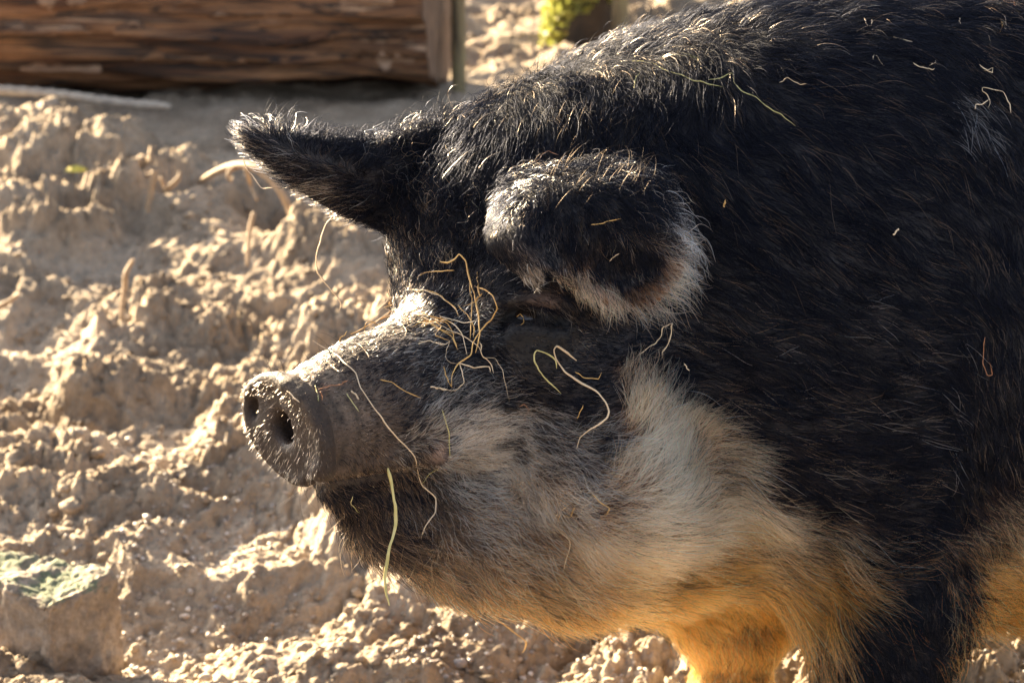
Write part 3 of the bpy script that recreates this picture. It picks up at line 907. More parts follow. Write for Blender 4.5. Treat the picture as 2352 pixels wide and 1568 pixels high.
# ---- the coat: guide points read on the animal, (u, v), lie of the hair (du, dv), length mm, lift, curl, then shares of black / brown / grey-white / blond hair
G_BODY = [
    (1060, 290, .3, .9, 30, .55, .3, 9, 1, .3, 0), (1130, 230, .1, 1, 30, .40, .15, 9, 1, .2, 0), (1230, 160, .25, .9, 30, .35, .15, 9, 1, .2, 0),
    (1350, 135, .5, .8, 28, .3, .15, 9, 1.2, .2, 0), (1480, 105, .7, .5, 28, .3, .12, 9, 1.2, .2, 0), (1640, 50, .9, .3, 28, .28, .12, 9, 1.2, .2, 0), (1850, 20, .9, .35, 27, .24, .12, 9, 1, .2, 0),
    (1100, 330, -.05, 1, 36, .35, .2, 9, .8, .3, 0), (1180, 300, .05, 1, 34, .3, .12, 10, .6, .2, 0), (1280, 260, 0.0, 1, 34, .3, .12, 10, .6, .2, 0),
    (1400, 230, -.25, 1, 34, .3, .12, 10, .6, .2, 0), (1530, 230, -.3, 1, 32, .3, .12, 10, .6, .2, 0), (1650, 200, 0.2, 1, 36, .28, .12, 10, .6, .2, 0),
    (1800, 150, .8, .5, 34, .25, .12, 10, .6, .25, 0), (2000, 150, .85, .5, 32, .25, .1, 10, .6, .3, 0), (2250, 150, .7, .7, 30, .22, .1, 10, .7, .3, 0),
    (1600, 350, .75, .6, 34, .25, .1, 10, .5, .1, 0), (1800, 380, .85, .5, 32, .22, .1, 10, .6, .15, 0), (2050, 350, .85, .5, 28, .2, .1, 10, .7, .3, 0),
    (2300, 380, .5, .85, 26, .2, .1, 10, .8, .3, 0), (1620, 550, .85, .5, 32, .22, .1, 10, .5, .1, 0), (1850, 600, .85, .55, 28, .2, .1, 10, .7, .1, 0),
    (2100, 580, .85, .45, 26, .2, .1, 10, .8, .15, 0), (2300, 600, .4, .9, 24, .2, .1, 10, 1, .1, 0), (1650, 720, .95, .3, 30, .22, .1, 10, .7, .1, 0),
    (1850, 800, .97, .2, 30, .25, .15, 10, 1.2, .2, 0), (2080, 780, .97, .1, 28, .25, .15, 10, 1.2, .2, 0), (2300, 800, .3, .95, 24, .2, .1, 10, 1, .1, 0),
    (1600, 880, .98, .15, 24, .22, .1, 10, 1, .1, 0), (1800, 960, 1, .05, 26, .25, .12, 10, 1.4, .2, 0), (2050, 980, .97, -.2, 28, .26, .15, 10, 1.3, .2, 0),
    (2280, 980, .3, .95, 22, .2, .1, 10, 1, .1, 0), (1900, 1120, .93, -.1, 28, .28, .15, 10, 1.6, .3, .2), (2080, 1150, .9, -.35, 28, .26, .15, 10, 1.3, .5, .2),
    (2200, 1120, .5, .8, 20, .2, .1, 10, 1, .1, 0), (1780, 1110, .95, .1, 28, .28, .15, 10, 1.6, .1, .3),
    # blond and brown under the throat and brisket, dark leg, pale belly
    (1460, 880, .05, -1, 22, .35, .1, 3, 2, .3, 7), (1475, 960, .15, -1, 34, .35, .1, .5, 1.5, .3, 9), (1560, 1010, .75, -.75, 34, .32, .1, .8, 1.5, .3, 9),
    (1450, 1080, .55, -.9, 36, .3, .1, .3, 1.5, .4, 9), (1580, 1110, .88, -.45, 38, .3, .1, .2, 1.5, .4, 9), (1680, 1090, .95, -.2, 34, .3, .1, 2, 1, 1, 7),
    (1720, 1180, .95, .25, 38, .3, .1, .5, 1, 1, 8), (1600, 1200, .95, -.15, 38, .28, .1, .2, 1, 1, 9), (1420, 1200, .9, -.35, 34, .28, .15, .5, 1.5, 1.5, 7),
    (1330, 1270, .95, .0, 30, .28, .2, .4, 2.5, 1, 6), (1500, 1280, .96, -.15, 34, .28, .12, .2, 1.5, .6, 8), (1650, 1270, .95, -.15, 34, .26, .12, .3, 2.5, .4, 7),
    (1250, 1360, .9, .25, 34, .3, .25, .5, 3.5, .3, 6), (1420, 1380, .9, .1, 34, .3, .2, .2, 2, .3, 8), (1600, 1360, .9, -.1, 30, .28, .2, .2, 2.5, .2, 7),
    (1750, 1350, .9, .15, 30, .28, .15, .3, 2.5, .2, 7), (1800, 1260, .95, .0, 36, .3, .15, 1.5, 3, .6, 6), (1900, 1240, .92, -.3, 36, .32, .12, 4, 2, .8, 5),
    (1950, 1330, .93, -.3, 38, .32, .12, 2.5, 2, .8, 6), (1870, 1380, .85, .35, 34, .3, .12, 1.5, 3, .5, 6), (2050, 1280, .85, -.4, 32, .28, .12, 8, 1.5, 1, 1.5),
    (1900, 1480, .45, .85, 30, .26, .1, 3, 4, .2, 2), (2030, 1440, .75, .4, 24, .22, .1, 10, 1, .1, .3), (2050, 1540, .3, .95, 20, .2, .1, 10, .8, 0, .0),
    (2140, 1380, .3, .9, 20, .2, .1, 10, .8, 0, 0), (2190, 1320, .4, .8, 20, .2, .1, 7, 2, 0, 1), (2250, 1250, .6, .5, 30, .28, .15, 3, 3, 0, 4),
    (2310, 1300, .75, .3, 38, .3, .15, .2, 2, .5, 8), (2300, 1390, .8, .5, 42, .4, .2, .1, 2, .5, 8), (2340, 1180, .6, .6, 30, .26, .15, 3, 3, 0, 4),
    (1350, 1395, .7, .6, 26, .35, .3, .1, 1.5, .2, 9), (1500, 1400, .7, .6, 28, .35, .3, .1, 1.5, .2, 9), (1570, 1410, .6, .7, 28, .35, .3, .1, 1.5, .2, 9),
    (1690, 1460, .1, 1, 16, .3, .2, .1, 2.5, .1, 9), (1700, 1550, .1, 1, 12, .22, .15, .1, 2.5, .1, 9),
    # cheek and jaw
    (1390, 900, .9, .1, 10, .2, .1, 9, 1, .3, 0), (1300, 900, .9, .3, 9, .2, .1, 9, 1, .5, 0), (1250, 960, .85, .3, 14, .25, .15, 4, 1, 5, 0),
    (1380, 1010, .8, -.3, 16, .25, .15, 4, 1, 4, .6), (1300, 1060, .85, .2, 18, .28, .25, 2.5, 1.5, 6, .8), (1180, 1000, .9, .05, 17, .28, .2, 3, 1, 8, 0),
    (1080, 980, .88, -.35, 18, .28, .15, 1.6, .6, 9, 0), (1000, 960, .75, -.6, 16, .26, .12, 2.2, .6, 7, 0), (960, 985, .7, -.7, 9, .2, .1, 5, 1, 4, 0),
    (1060, 910, .85, -.35, 14, .26, .12, 4, .6, 4.5, 0), (1150, 890, .9, 0.0, 14, .25, .15, 5, .8, 3, 0), (1120, 1070, .85, .35, 18, .28, .25, 1.6, 1, 8, .3),
    (1060, 1090, .75, .6, 16, .28, .2, 2.5, 1.5, 6, .5), (1200, 1130, .85, .3, 20, .28, .3, 1.2, 2, 7, 2), (1320, 1150, .9, .0, 24, .28, .3, .8, 2, 6, 3),
    (1100, 1190, .75, .6, 20, .28, .25, 1.5, 3, 5, 2), (1000, 1180, .6, .8, 16, .28, .2, 3.5, 5, 2, .8), (1200, 1270, .8, .5, 24, .28, .25, 1, 4, 3, 4),
    (900, 1160, .5, .85, 12, .28, .15, 7, 5, .3, .3), (800, 1160, .4, .9, 10, .3, .15, 8, 4, .3, .2), (880, 1250, .5, .85, 30, .35, .2, 5, 5, .2, 1), (1050, 1300, .7, .7, 24, .32, .25, 1.5, 5, 1, 4.5),
    (780, 1130, .5, .8, 8, .3, .1, 8, 3, .3, 0),
    # muzzle, bridge, brow, forehead
    (740, 990, .9, .05, 2.5, .2, .1, 5, 5, 1.5, 0), (800, 930, .9, -.2, 4, .2, .1, 5, 5, 1.5, 0), (870, 980, .9, .15, 5, .2, .1, 6, 4, 1.5, 0), (850, 1060, .7, .6, 6, .25, .1, 5, 5, 1.5, 0),
    (960, 1040, .75, .6, 9, .25, .1, 4, 4, 4, 0), (930, 920, .88, -.35, 6, .2, .1, 6, 3, 2.5, 0), (740, 850, .8, -.4, 4, .3, .2, 8, 5, .4, .1), (800, 800, .8, -.4, 5, .25, .15, 8, 5, .8, .1),
    (880, 790, .85, -.35, 7, .25, .12, 4.5, 2.5, 4, .3), (860, 740, .8, -.45, 5, .22, .12, 7, 5, 2, .6), (940, 710, .8, -.5, 6, .22, .12, 8, 4, 2, .6), (990, 790, .9, -.3, 9, .25, .12, 5, 1.5, 4.5, 0), (1000, 700, .8, -.5, 9, .28, .15, 7, 2, 2.5, .3),
    (1060, 760, .9, -.2, 10, .25, .12, 5.5, 1, 3.5, 0), (1110, 760, .9, .35, 9, .25, .12, 5, .8, 4, 0), (1100, 830, .9, .1, 9, .22, .12, 8, 1, 1.5, 0), (1080, 640, .6, -.6, 12, .3, .2, 8, 1, 2, 0), (960, 620, .5, -.8, 14, .35, .25, 8, 2, 1.5, .2), (1000, 560, .2, -.9, 15, .35, .4, 9, 1.5, .6, .1),
    (1060, 500, .1, -.9, 18, .4, .7, 9.5, 1.2, .4, .1), (1000, 430, .1, -.7, 20, .42, .7, 9.5, 1.2, .4, .1), (1070, 410, -.1, .8, 28, .4, .5, 9, 1.2, .5, .2), (1150, 400, .0, 1, 32, .3, .2, 9.5, .8, .3, 0),
    (1090, 570, .3, -.6, 16, .38, .4, 8.5, 1.5, 1, .3), (1160, 640, .9, -.1, 16, .3, .2, 8.5, 1, 1.2, 0), (1240, 670, .9, .25, 14, .3, .2, 8, 2, .8, 0), (1330, 690, .85, .4, 10, .25, .15, 8, 2.5, .3, 0),
    (1200, 780, .9, .2, 4, .2, .1, 9.5, .6, .2, 0), (1270, 790, .9, .2, 4, .2, .1, 9.5, 1, .2, 0), (1200, 740, .9, .1, 2.5, .2, .1, 9.5, 1, .1, 0), (1180, 850, .9, .2, 7, .2, .1, 9, .6, 1, 0), (1400, 780, .9, .2, 8, .2, .1, 9.5, .8, .2, 0), (1500, 800, .95, .2, 16, .2, .1, 10, .8, .2, 0),
]
G_EARN = [
    (1140, 500, -.4, .8, 9, .2, .15, 10, .8, .3, 0), (1130, 560, .35, .9, 9, .2, .12, 10, 1.2, .5, 0), (1180, 590, .5, .8, 8, .2, .1, 7, 1.5, 2.5, .2), (1220, 635, .2, .95, 9, .2, .1, 3, 1, 6, 0),
    (1200, 440, -.5, .7, 16, .35, .5, 9, 2, .5, .2), (1260, 395, -.2, .5, 20, .42, .8, 9, 2.5, .5, .3), (1350, 385, .2, .4, 21, .42, .9, 9, 3, .5, .3), (1450, 405, .4, .5, 21, .42, .8, 9, 2, .7, .2),
    (1240, 500, .0, .9, 9, .25, .2, 10, 1, .4, 0), (1300, 480, .2, .9, 14, .4, .3, 10, .8, .3, 0), (1400, 480, .3, .9, 16, .4, .3, 10, .8, .2, 0), (1500, 480, .4, .9, 20, .4, .4, 9, 1, .8, .1),
    (1545, 480, .75, .3, 22, .45, .5, 7, .5, 3, .2), (1560, 560, .8, .3, 26, .45, .4, 1.5, .5, 6, 2), (1545, 530, .75, .5, 24, .4, .35, 3, .5, 5, 1), (1330, 560, .3, .9, 12, .35, .2, 10, .8, .4, 0), (1440, 570, .3, .9, 12, .4, .2, 10, .8, .3, 0), (1280, 600, .2, .9, 6, .2, .1, 7, .8, 3, 0),
    (1490, 615, .4, .8, 9, .4, .2, 9.5, .8, .4, 0), (1385, 620, .3, .8, 8, .4, .2, 10, .5, .1, 0), (1440, 645, .4, .8, 7, .4, .2, 9.5, .8, .2, 0),
    (1548, 625, .75, .55, 28, .35, .15, .3, .5, 3, 9), (1512, 672, .65, .75, 30, .35, .15, .3, .8, 2, 9), (1462, 688, .5, .8, 28, .35, .15, .3, 1.5, 1, 9), (1400, 684, .45, .85, 20, .35, .2, .6, 3, .5, 8), (1340, 655, .4, .85, 14, .35, .25, 2, 3, .4, 6), (1290, 645, .4, .85, 12, .35, .25, 4, 3, .6, 4),
]
G_EARF = [
    (560, 308, -.6, -.5, 14, .3, .15, 5, 1, 4, .2), (590, 300, -.5, -.8, 16, .4, .2, 6, 1, 3, .2), (640, 300, .1, -.9, 22, .5, .35, 8, 1, 1.5, .2), (700, 310, .4, -.8, 20, .5, .35, 8, 1, 1.5, .2), (780, 335, .5, -.5, 18, .4, .3, 9, 1, .8, 0),
    (600, 350, -.8, -.45, 18, .25, .15, 6, 1, 4, 0), (670, 380, -.85, -.4, 18, .25, .15, 7, 1, 3, 0), (760, 420, -.85, -.3, 18, .25, .15, 7, .8, 4, 0), (840, 450, -.85, -.2, 16, .25, .15, 8.5, .5, 2, 0), (900, 490, -.85, -.1, 14, .25, .15, 10, .5, .2, 0),
    (860, 360, .4, -.6, 20, .4, .5, 9, 1, 1.2, 0), (930, 350, .5, -.6, 24, .45, .6, 9, 1.2, 1.2, .2), (640, 420, -.7, .5, 14, .3, .2, 8, 2, .8, .2), (760, 480, -.6, .6, 12, .3, .2, 8, 3, .5, .5), (900, 400, .3, .4, 20, .4, .6, 9, 1, 1, 0),
]
PAL = np.array([[0.0080, 0.0090, 0.0145], [0.15, 0.092, 0.055], [0.88, 0.77, 0.665], [0.90, 0.55, 0.33]])  # black is tinted blue to hold the sky's sheen in its colour
GINGER = np.array([0.78, 0.20, 0.04])
CAMR = np.array([1, 0, 0.0]); CAMU = np.array([0, SINP, COSP])

def guides(table):
    P, Dv, A = [], [], []
    for (u, v, du, dv, *rest) in table:
        p, n = hit(u, v)
        if p is None:
            du0, dv0 = 1200 - u, 780 - v
            for k in range(1, 30):
                p, n = hit(u + du0 * k * 0.01, v + dv0 * k * 0.01)
                if p is not None: break
            if p is None: continue
        w = du * CAMR - dv * CAMU
        w = w - n * (w @ n); w /= np.linalg.norm(w) + 1e-9
        P.append(p); Dv.append(w); A.append(rest)
    return np.array(P), np.array(Dv), np.array(A, float)

GUIDES = [guides(G_BODY), guides(G_EARN), guides(G_EARF)]

def idw(q, g, power=2.2):
    P, Dv, A = g
    W = ((q[:, None] - P[None]) ** 2).sum(-1) + 1e-5
    W = W ** (-power)
    W /= W.sum(1, keepdims=True)
    return W @ Dv, W @ A

def field(q, reg):
    D = np.zeros((len(q), 3)); A = np.zeros((len(q), 7))
    for r in (0, 1, 2):
        m = np.where(reg == r)[0]
        for i in range(0, len(m), 30000):
            j = m[i:i + 30000]
            D[j], A[j] = idw(q[j], GUIDES[r])
    return D, A

# skin colour from the same guides
regb = np.where(REG == 3, 0, REG)
_, AV = field(V, regb)
sh = AV[:, 3:] / AV[:, 3:].sum(1, keepdims=True)
SKIN = np.array([[0.020, 0.019, 0.021], [0.06, 0.036, 0.022], [0.050, 0.040, 0.036], [0.17, 0.075, 0.030]])
skin = sh @ SKIN
for (u, v, r) in ((1210, 780, .03), (1280, 790, .03)):
    q_ = np.exp(-(((V - hit(u, v)[0]) / r) ** 2).sum(1))[:, None]
    skin = skin * (1 - q_) + np.array([0.011, 0.0105, 0.011]) * q_
muz = np.exp(-(np.maximum(_n * 0 + np.linalg.norm(V - hit(760, 980)[0], axis=1) - 0.05, 0) / 0.03) ** 2)[:, None]
skin = skin * (1 - muz) + np.array([0.085, 0.058, 0.042]) * muz
dsc = (np.exp(-(np.maximum(np.abs(_n) - 0.012, 0) / 0.008) ** 2) * (np.hypot(_s / 0.075, _u / 0.062) < 1))[:, None]
skin = skin * (1 - dsc) + np.array([0.034, 0.022, 0.016]) * dsc
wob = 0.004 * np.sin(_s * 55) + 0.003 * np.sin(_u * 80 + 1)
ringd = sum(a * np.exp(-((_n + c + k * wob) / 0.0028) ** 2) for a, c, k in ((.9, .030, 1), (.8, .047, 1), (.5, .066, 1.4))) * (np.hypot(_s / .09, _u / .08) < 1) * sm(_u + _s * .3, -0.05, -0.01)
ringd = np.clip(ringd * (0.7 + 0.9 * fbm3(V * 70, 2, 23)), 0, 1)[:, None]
skin = skin * (1 - ringd) + np.array([0.010, 0.008, 0.007]) * ringd  # groove shade put into the skin colour along the wrinkles
nz = fbm3(V * 60, 3, 21)[:, None]
skin = skin * (1 + 0.25 * nz)
# dry soil caked on the bridge of the snout and the top of the disc
soil = np.zeros(len(V))
for (u, v, r, a) in ((700, 850, .028, .6), (760, 860, .022, .45), (650, 870, .02, .6), (690, 900, .02, .55), (740, 960, .03, .18), (800, 900, .03, .25), (605, 880, .010, .6), (625, 874, .010, .6)):
    p, n = hit(u, v)
    if p is not None: soil = np.maximum(soil, a * np.exp(-(((V - p) / r) ** 2).sum(1)))
soil = soil * (1 - 0.75 * dsc[:, 0])
soil = np.clip(soil * (0.75 + 0.9 * fbm3(V * 220, 3, 31)), 0, 1)[:, None]
skin = skin * (1 - soil) + np.array([0.30, 0.215, 0.14]) * soil
p, n = hit(1008, 1040)
t_ = np.exp(-(((V - p) / 0.010) ** 2).sum(1))[:, None] * 0.85
skin = skin * (1 - t_) + np.array([0.26, 0.165, 0.12]) * t_
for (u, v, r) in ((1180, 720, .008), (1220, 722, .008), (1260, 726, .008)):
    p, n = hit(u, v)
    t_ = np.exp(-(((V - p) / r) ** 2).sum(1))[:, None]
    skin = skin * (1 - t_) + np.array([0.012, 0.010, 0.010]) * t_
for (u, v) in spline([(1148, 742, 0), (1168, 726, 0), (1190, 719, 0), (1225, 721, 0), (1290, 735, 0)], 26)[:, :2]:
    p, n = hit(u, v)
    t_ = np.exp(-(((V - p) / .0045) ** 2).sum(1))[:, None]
    skin = skin * (1 - t_) + np.array([0.007, 0.006, 0.006]) * t_  # shade of the eye slit laid into the skin colour
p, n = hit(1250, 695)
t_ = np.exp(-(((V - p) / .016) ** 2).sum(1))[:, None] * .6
skin = skin * (1 - t_) + np.array([0.17, 0.11, 0.085]) * t_  # brown lid ridge, its colour lifted to hold the brow highlight
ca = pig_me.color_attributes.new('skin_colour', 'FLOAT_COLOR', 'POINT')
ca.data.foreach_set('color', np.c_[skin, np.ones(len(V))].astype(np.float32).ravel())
wet = np.zeros(len(V))
p = NOSE_C + NOSE_S * 0.003 - NOSE_U * 0.012 - NOSE_N * 0.008
wet = np.maximum(wet, np.exp(-(((V - p) / 0.0085) ** 2).sum(1)))
wa = pig_me.attributes.new('wet', 'FLOAT', 'POINT'); wa.data.foreach_set('value', wet.astype(np.float32))

mskin, nt, bs = new_mat('pig_skin')
at_ = nt.nodes.new('ShaderNodeAttribute'); at_.attribute_name = 'skin_colour'
wt = nt.nodes.new('ShaderNodeAttribute'); wt.attribute_name = 'wet'
fine = tex_noise(nt, 420, 3, 0.6)
col = mixc(nt, 0.55, at_.outputs['Color'], ramp(nt, fine, [(.3, (.35, .35, .35)), (.7, (1.5, 1.5, 1.5))]), 'MULTIPLY')
nt.links.new(col, bs.inputs['Base Color'])
rr = nt.nodes.new('ShaderNodeMapRange'); rr.inputs[3].default_value = 0.62; rr.inputs[4].default_value = 0.10
nt.links.new(wt.outputs['Fac'], rr.inputs[0]); nt.links.new(rr.outputs[0], bs.inputs['Roughness'])
bs.inputs['Specular IOR Level'].default_value = 0.3
bump(nt, bs, tex_noise(nt, 300, 4, 0.65), 0.7, 0.002)

pig = link('pig', pig_me, mskin)
tag(pig, 'large black pig with blond jowls and floppy ears standing in dry mud', 'pig')

# ---- hair
mhair = bpy.data.materials.new('pig_hair'); mhair.use_nodes = True
nt = mhair.node_tree; nt.nodes.clear()
out = nt.nodes.new('ShaderNodeOutputMaterial'); hb = nt.nodes.new('ShaderNodeBsdfHairPrincipled')
hb.parametrization = 'COLOR'
ha = nt.nodes.new('ShaderNodeAttribute'); ha.attribute_name = 'hair_colour'
nt.links.new(ha.outputs['Color'], hb.inputs['Color'])
hb.inputs['Roughness'].default_value = 0.24
hb.inputs['Radial Roughness'].default_value = 0.5
hb.inputs['IOR'].default_value = 1.36
dk = nt.nodes.new('ShaderNodeBsdfDiffuse'); nt.links.new(ha.outputs['Color'], dk.inputs['Color'])
hm = nt.nodes.new('ShaderNodeMixShader')      # black bristles are duller than pale ones
nt.links.new(ha.outputs['Alpha'], hm.inputs[0]); nt.links.new(dk.outputs[0], hm.inputs[1]); nt.links.new(hb.outputs[0], hm.inputs[2])
nt.links.new(hm.outputs[0], out.inputs['Surface'])

def hair_object(name, P, radius, colour, label=None):
    """P (n,k,3) points, radius (n,k), colour (n,k,3)."""
    n, k, _ = P.shape
    h = bpy.data.hair_curves.new(name)
    h.add_curves([k] * n)
    h.attributes['position'].data.foreach_set('vector', P.astype(np.float32).ravel())
    ra = h.attributes.get('radius') or h.attributes.new('radius', 'FLOAT', 'POINT')
    ra.data.foreach_set('value', radius.astype(np.float32).ravel())
    c = h.attributes.new('hair_colour', 'FLOAT_COLOR', 'POINT')
    lum = colour.mean(-1, keepdims=True); body_ = np.clip(0.07 + lum * 5, 0, 1)
    c.data.foreach_set('color', np.concatenate([colour, body_], -1).astype(np.float32).ravel())
    h.materials.append(mhair)
    o = bpy.data.objects.new(name, h); COL.objects.link(o); o.parent = pig
    o['kind'] = 'stuff'
    return o

def unit(a): return a / (np.linalg.norm(a, axis=-1, keepdims=True) + 1e-9)

def scatter(n, weight):
    """n roots on the body, weight per triangle."""
    a, b, c = V[TRI[:, 0]], V[TRI[:, 1]], V[TRI[:, 2]]
    ar = np.linalg.norm(np.cross(b - a, c - a), axis=1) * weight
    cs = np.cumsum(ar)
    t = np.searchsorted(cs, rng.random(n) * cs[-1])
    t = np.clip(t, 0, len(TRI) - 1)
    r1, r2 = rng.random(n), rng.random(n); s = np.sqrt(r1)
    w = np.stack([1 - s, s * (1 - r2), s * r2], 1)
    T = TRI[t]
    p = (V[T] * w[:, :, None]).sum(1); nn = unit((VN[T] * w[:, :, None]).sum(1))
    reg = REG[T[:, 0]]
    return p, nn, reg

tc = V[TRI].mean(1); tn = VN[TRI[:, 0]]
uu, vv = unproject(tc)
infr = (uu > -60) & (uu < 2430) & (vv > -80) & (vv < 1650)
view = unit(np.array([0, 0, CAM_H]) - tc)
facing = (tn * view).sum(1)
wt_tri = np.where(infr & (facing > -0.35), 1.0, 0.12)
wt_tri *= np.where(REG[TRI[:, 0]] == 3, 0.0, 1.0)
wt_tri *= np.where((REG[TRI[:, 0]] == 1) | (REG[TRI[:, 0]] == 2), 1.5, 1.0)
# short hair grows denser
_, At = field(tc, np.where(REG[TRI[:, 0]] == 3, 0, REG[TRI[:, 0]]))
wt_tri *= np.clip(22 / At[:, 0], 0.75, 2.2)
for (u, v) in ((1165, 728), (1190, 718), (1220, 720), (1250, 725), (1280, 732)):
    ep_, _ = hit(u, v)
    wt_tri *= np.where(np.linalg.norm(tc - ep_, axis=1) < 0.010, 0.15, 1)
for (u, v) in ((1200, 780), (1250, 790), (1300, 800), (1210, 820)):
    ep_, _ = hit(u, v)
    wt_tri *= np.where(np.linalg.norm(tc - ep_, axis=1) < 0.022, 0.8, 1)
for (u, v) in ((1180, 694), (1215, 692), (1250, 694), (1285, 702)):
    ep_, _ = hit(u, v)
    wt_tri *= np.where(np.linalg.norm(tc - ep_, axis=1) < 0.009, 0.45, 1)
for (u, v) in spline([(712, 1114, 0), (800, 1103, 0), (900, 1090, 0), (985, 1074, 0), (1045, 1082, 0)], 30)[:, :2]:
    ep_, _ = hit(u, v)
    if ep_ is not None: wt_tri *= np.where(np.linalg.norm(tc - ep_, axis=1) < 0.0055, 0.3, 1)
bp_, _ = hit(1008, 1040)
wt_tri *= np.where(np.linalg.norm(tc - bp_, axis=1) < 0.011, 0.12, 1)
near_nose = nose_coords(tc)[2] > -0.05
wt_tri *= np.where(near_nose & (REG[TRI[:, 0]] == 0), 0.35, 1.0)

K = 7
def grow(p, nn, reg, seed=0, len_mul=1.0, lift_mul=1.0, clump=0.55, spread=1.0):
    n = len(p)
    D, A = field(p, reg)
    D = unit(D - nn * (D * nn).sum(1, keepdims=True))
    S = np.cross(nn, D)
    curl = A[:, 2]
    ang = (0.55 * noise3(p * 28, 3 + seed) + 0.35 * noise3(p * 75, 4 + seed)) * (0.7 + curl) + rng.normal(0, 0.16, n) * spread + rng.normal(0, 1.1, n) * curl ** 1.5
    Dr = unit(D * np.cos(ang)[:, None] + S * np.sin(ang)[:, None]); Sr = np.cross(nn, Dr)
    L = A[:, 0] * 0.001 * len_mul * (0.55 + 0.75 * rng.random(n)) * (1 + 0.25 * noise3(p * 40, 8 + seed))
    lift = A[:, 1] * lift_mul * (0.7 + 0.7 * rng.random(n)) * (1 + 0.45 * noise3(p * 45, 12 + seed))
    s = np.linspace(0, 1, K)
    up = lift[:, None] * (s - 0.52 * s ** 2) * 1.5
    cph = rng.random(n) * 6.28
    amp = curl * 0.30 * (0.5 + rng.random(n)); fr = 2.0 + 3.0 * curl
    sw = amp[:, None] * (np.sin(cph[:, None] + fr[:, None] * s * 2) - np.sin(cph)[:, None])
    cw = amp[:, None] * 0.7 * (np.cos(cph[:, None] + fr[:, None] * s * 2) - np.cos(cph)[:, None])
    bend = rng.normal(0, 0.14, n)[:, None] * s ** 2
    P = p[:, None] + L[:, None, None] * (Dr[:, None] * s[None, :, None] + nn[:, None] * np.maximum(up + np.abs(cw) * .6, 0.02 * s)[..., None] + Sr[:, None] * (sw + bend)[..., None])
    P[..., 2] -= (L[:, None] * 5.0) * L[:, None] * s[None] ** 2 * 0.8
    P[:, 0] -= nn * 0.001
    if clump > 0:
        m = max(50, n // 14); ci = rng.choice(n, m, replace=False)
        kd = KDTree(m)
        for i, j in enumerate(ci): kd.insert(p[j], i)
        kd.balance()
        own = np.array([ci[kd.find(q)[1]] for q in p])
        far = np.linalg.norm(p - p[own], axis=1)
        cl = clump * np.exp(-(far / 0.011) ** 2) * rng.random(n) ** 0.5 * ((nn * nn[own]).sum(1) > 0.6)
        rel = P[own] - p[own][:, None]
        tgt = p[:, None] * 0.25 + p[own][:, None] * 0.75 + rel * (L / L[own])[:, None, None]
        w = (cl[:, None] * s[None] ** 1.3)[..., None]
        P = P * (1 - w) + tgt * w
    return P, L, A, s

def colours(p, A, s, tip=True, tips=0.08, under=False, nz=None):
    n = len(p)
    A = A.copy()
    if nz is not None: A[:, 5] *= np.where(A[:, 3] > 7.5, 1 - 0.85 * sm(nz, 0.05, 0.35), 1)
    for (u, v, r, a) in WHITE_SPOTS:      # small patch of bleached hair high on the back
        q, _ = hit(u, v)
        A[:, 5] += a * np.exp(-(((p - q) / r) ** 2).sum(1))
    sh = A[:, 3:] ** 1.5
    sh = sh / sh.sum(1, keepdims=True)
    x = np.clip(rng.random(n) + 0.22 * noise3(p * 60, 40), 0, 0.999)
    k = (x[:, None] > np.cumsum(sh, 1)[:, :3]).sum(1)
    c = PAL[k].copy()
    if under:      # the woolly undercoat is a duller version of the guard hair
        c = np.where((k == 2)[:, None], [0.36, 0.275, 0.215], c); c = np.where((k == 3)[:, None], [0.80, 0.48, 0.26], c)
    g = sm(p[:, 2] + 0.03 * noise3(p * 18, 44), 0.53, 0.37)[:, None] * (k == 3)[:, None]  # blond coat turns ginger low down, its colour also carrying the belly's golden glow
    c = c * (1 - g) + GINGER * g
    c = c * np.exp(rng.normal(0, 0.28, n))[:, None]
    C = np.repeat(c[:, None], K, 1)
    if tip:  # split, weathered tips on part of the black bristles
        pr = tips * (np.ones(n) if nz is None else 0.22 + 0.78 * sm(-nz, -0.45, -0.1))
        t = ((k == 0) & (rng.random(n) < pr))[:, None] * np.clip((s - 0.55) / 0.35, 0, 1)[None]
        tc = np.array([0.34, 0.24, 0.15]) * np.exp(rng.normal(0, .3, n))[:, None]
        C = C * (1 - t[..., None]) + tc[:, None] * t[..., None]
    return np.clip(C, 0.003, 0.93), k

WHITE_SPOTS = [(2205, 225, .014, 8), (2225, 270, .016, 9), (2255, 310, .014, 5)]
N_COAT = 200000
p, nn, reg = scatter(N_COAT, wt_tri)
P, L, A, s = grow(p, nn, reg)
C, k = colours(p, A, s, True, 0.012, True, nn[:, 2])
rad = (0.00014 + 0.00008 * np.clip(L / 0.03, 0, 1.2))[:, None] * (1 - 0.8 * s[None] ** 2)
rad *= np.array([1.0, 1.0, 1.35, 1.2])[k][:, None]
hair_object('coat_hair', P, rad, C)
# coarse guard bristles over the coat, fewer and thicker
wt_g = wt_tri * np.where(REG[TRI[:, 0]] == 0, 1, .35) * np.clip((At[:, 0] - 5) / 10, 0.02, 1) * (0.7 + 2.2 * np.clip((At[:, 5] + At[:, 6]) / 8, 0, 1))
p, nn, reg = scatter(88000, wt_g)
P, L, A, s = grow(p, nn, reg, 20, 1.2, 1.45, 0.35, 1.7)
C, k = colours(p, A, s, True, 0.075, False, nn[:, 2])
rad = np.array([.00020, .00021, .00030, .00026])[k][:, None] * (1 - .75 * s[None] ** 3)
hair_object('guard_bristles', P, rad, C)

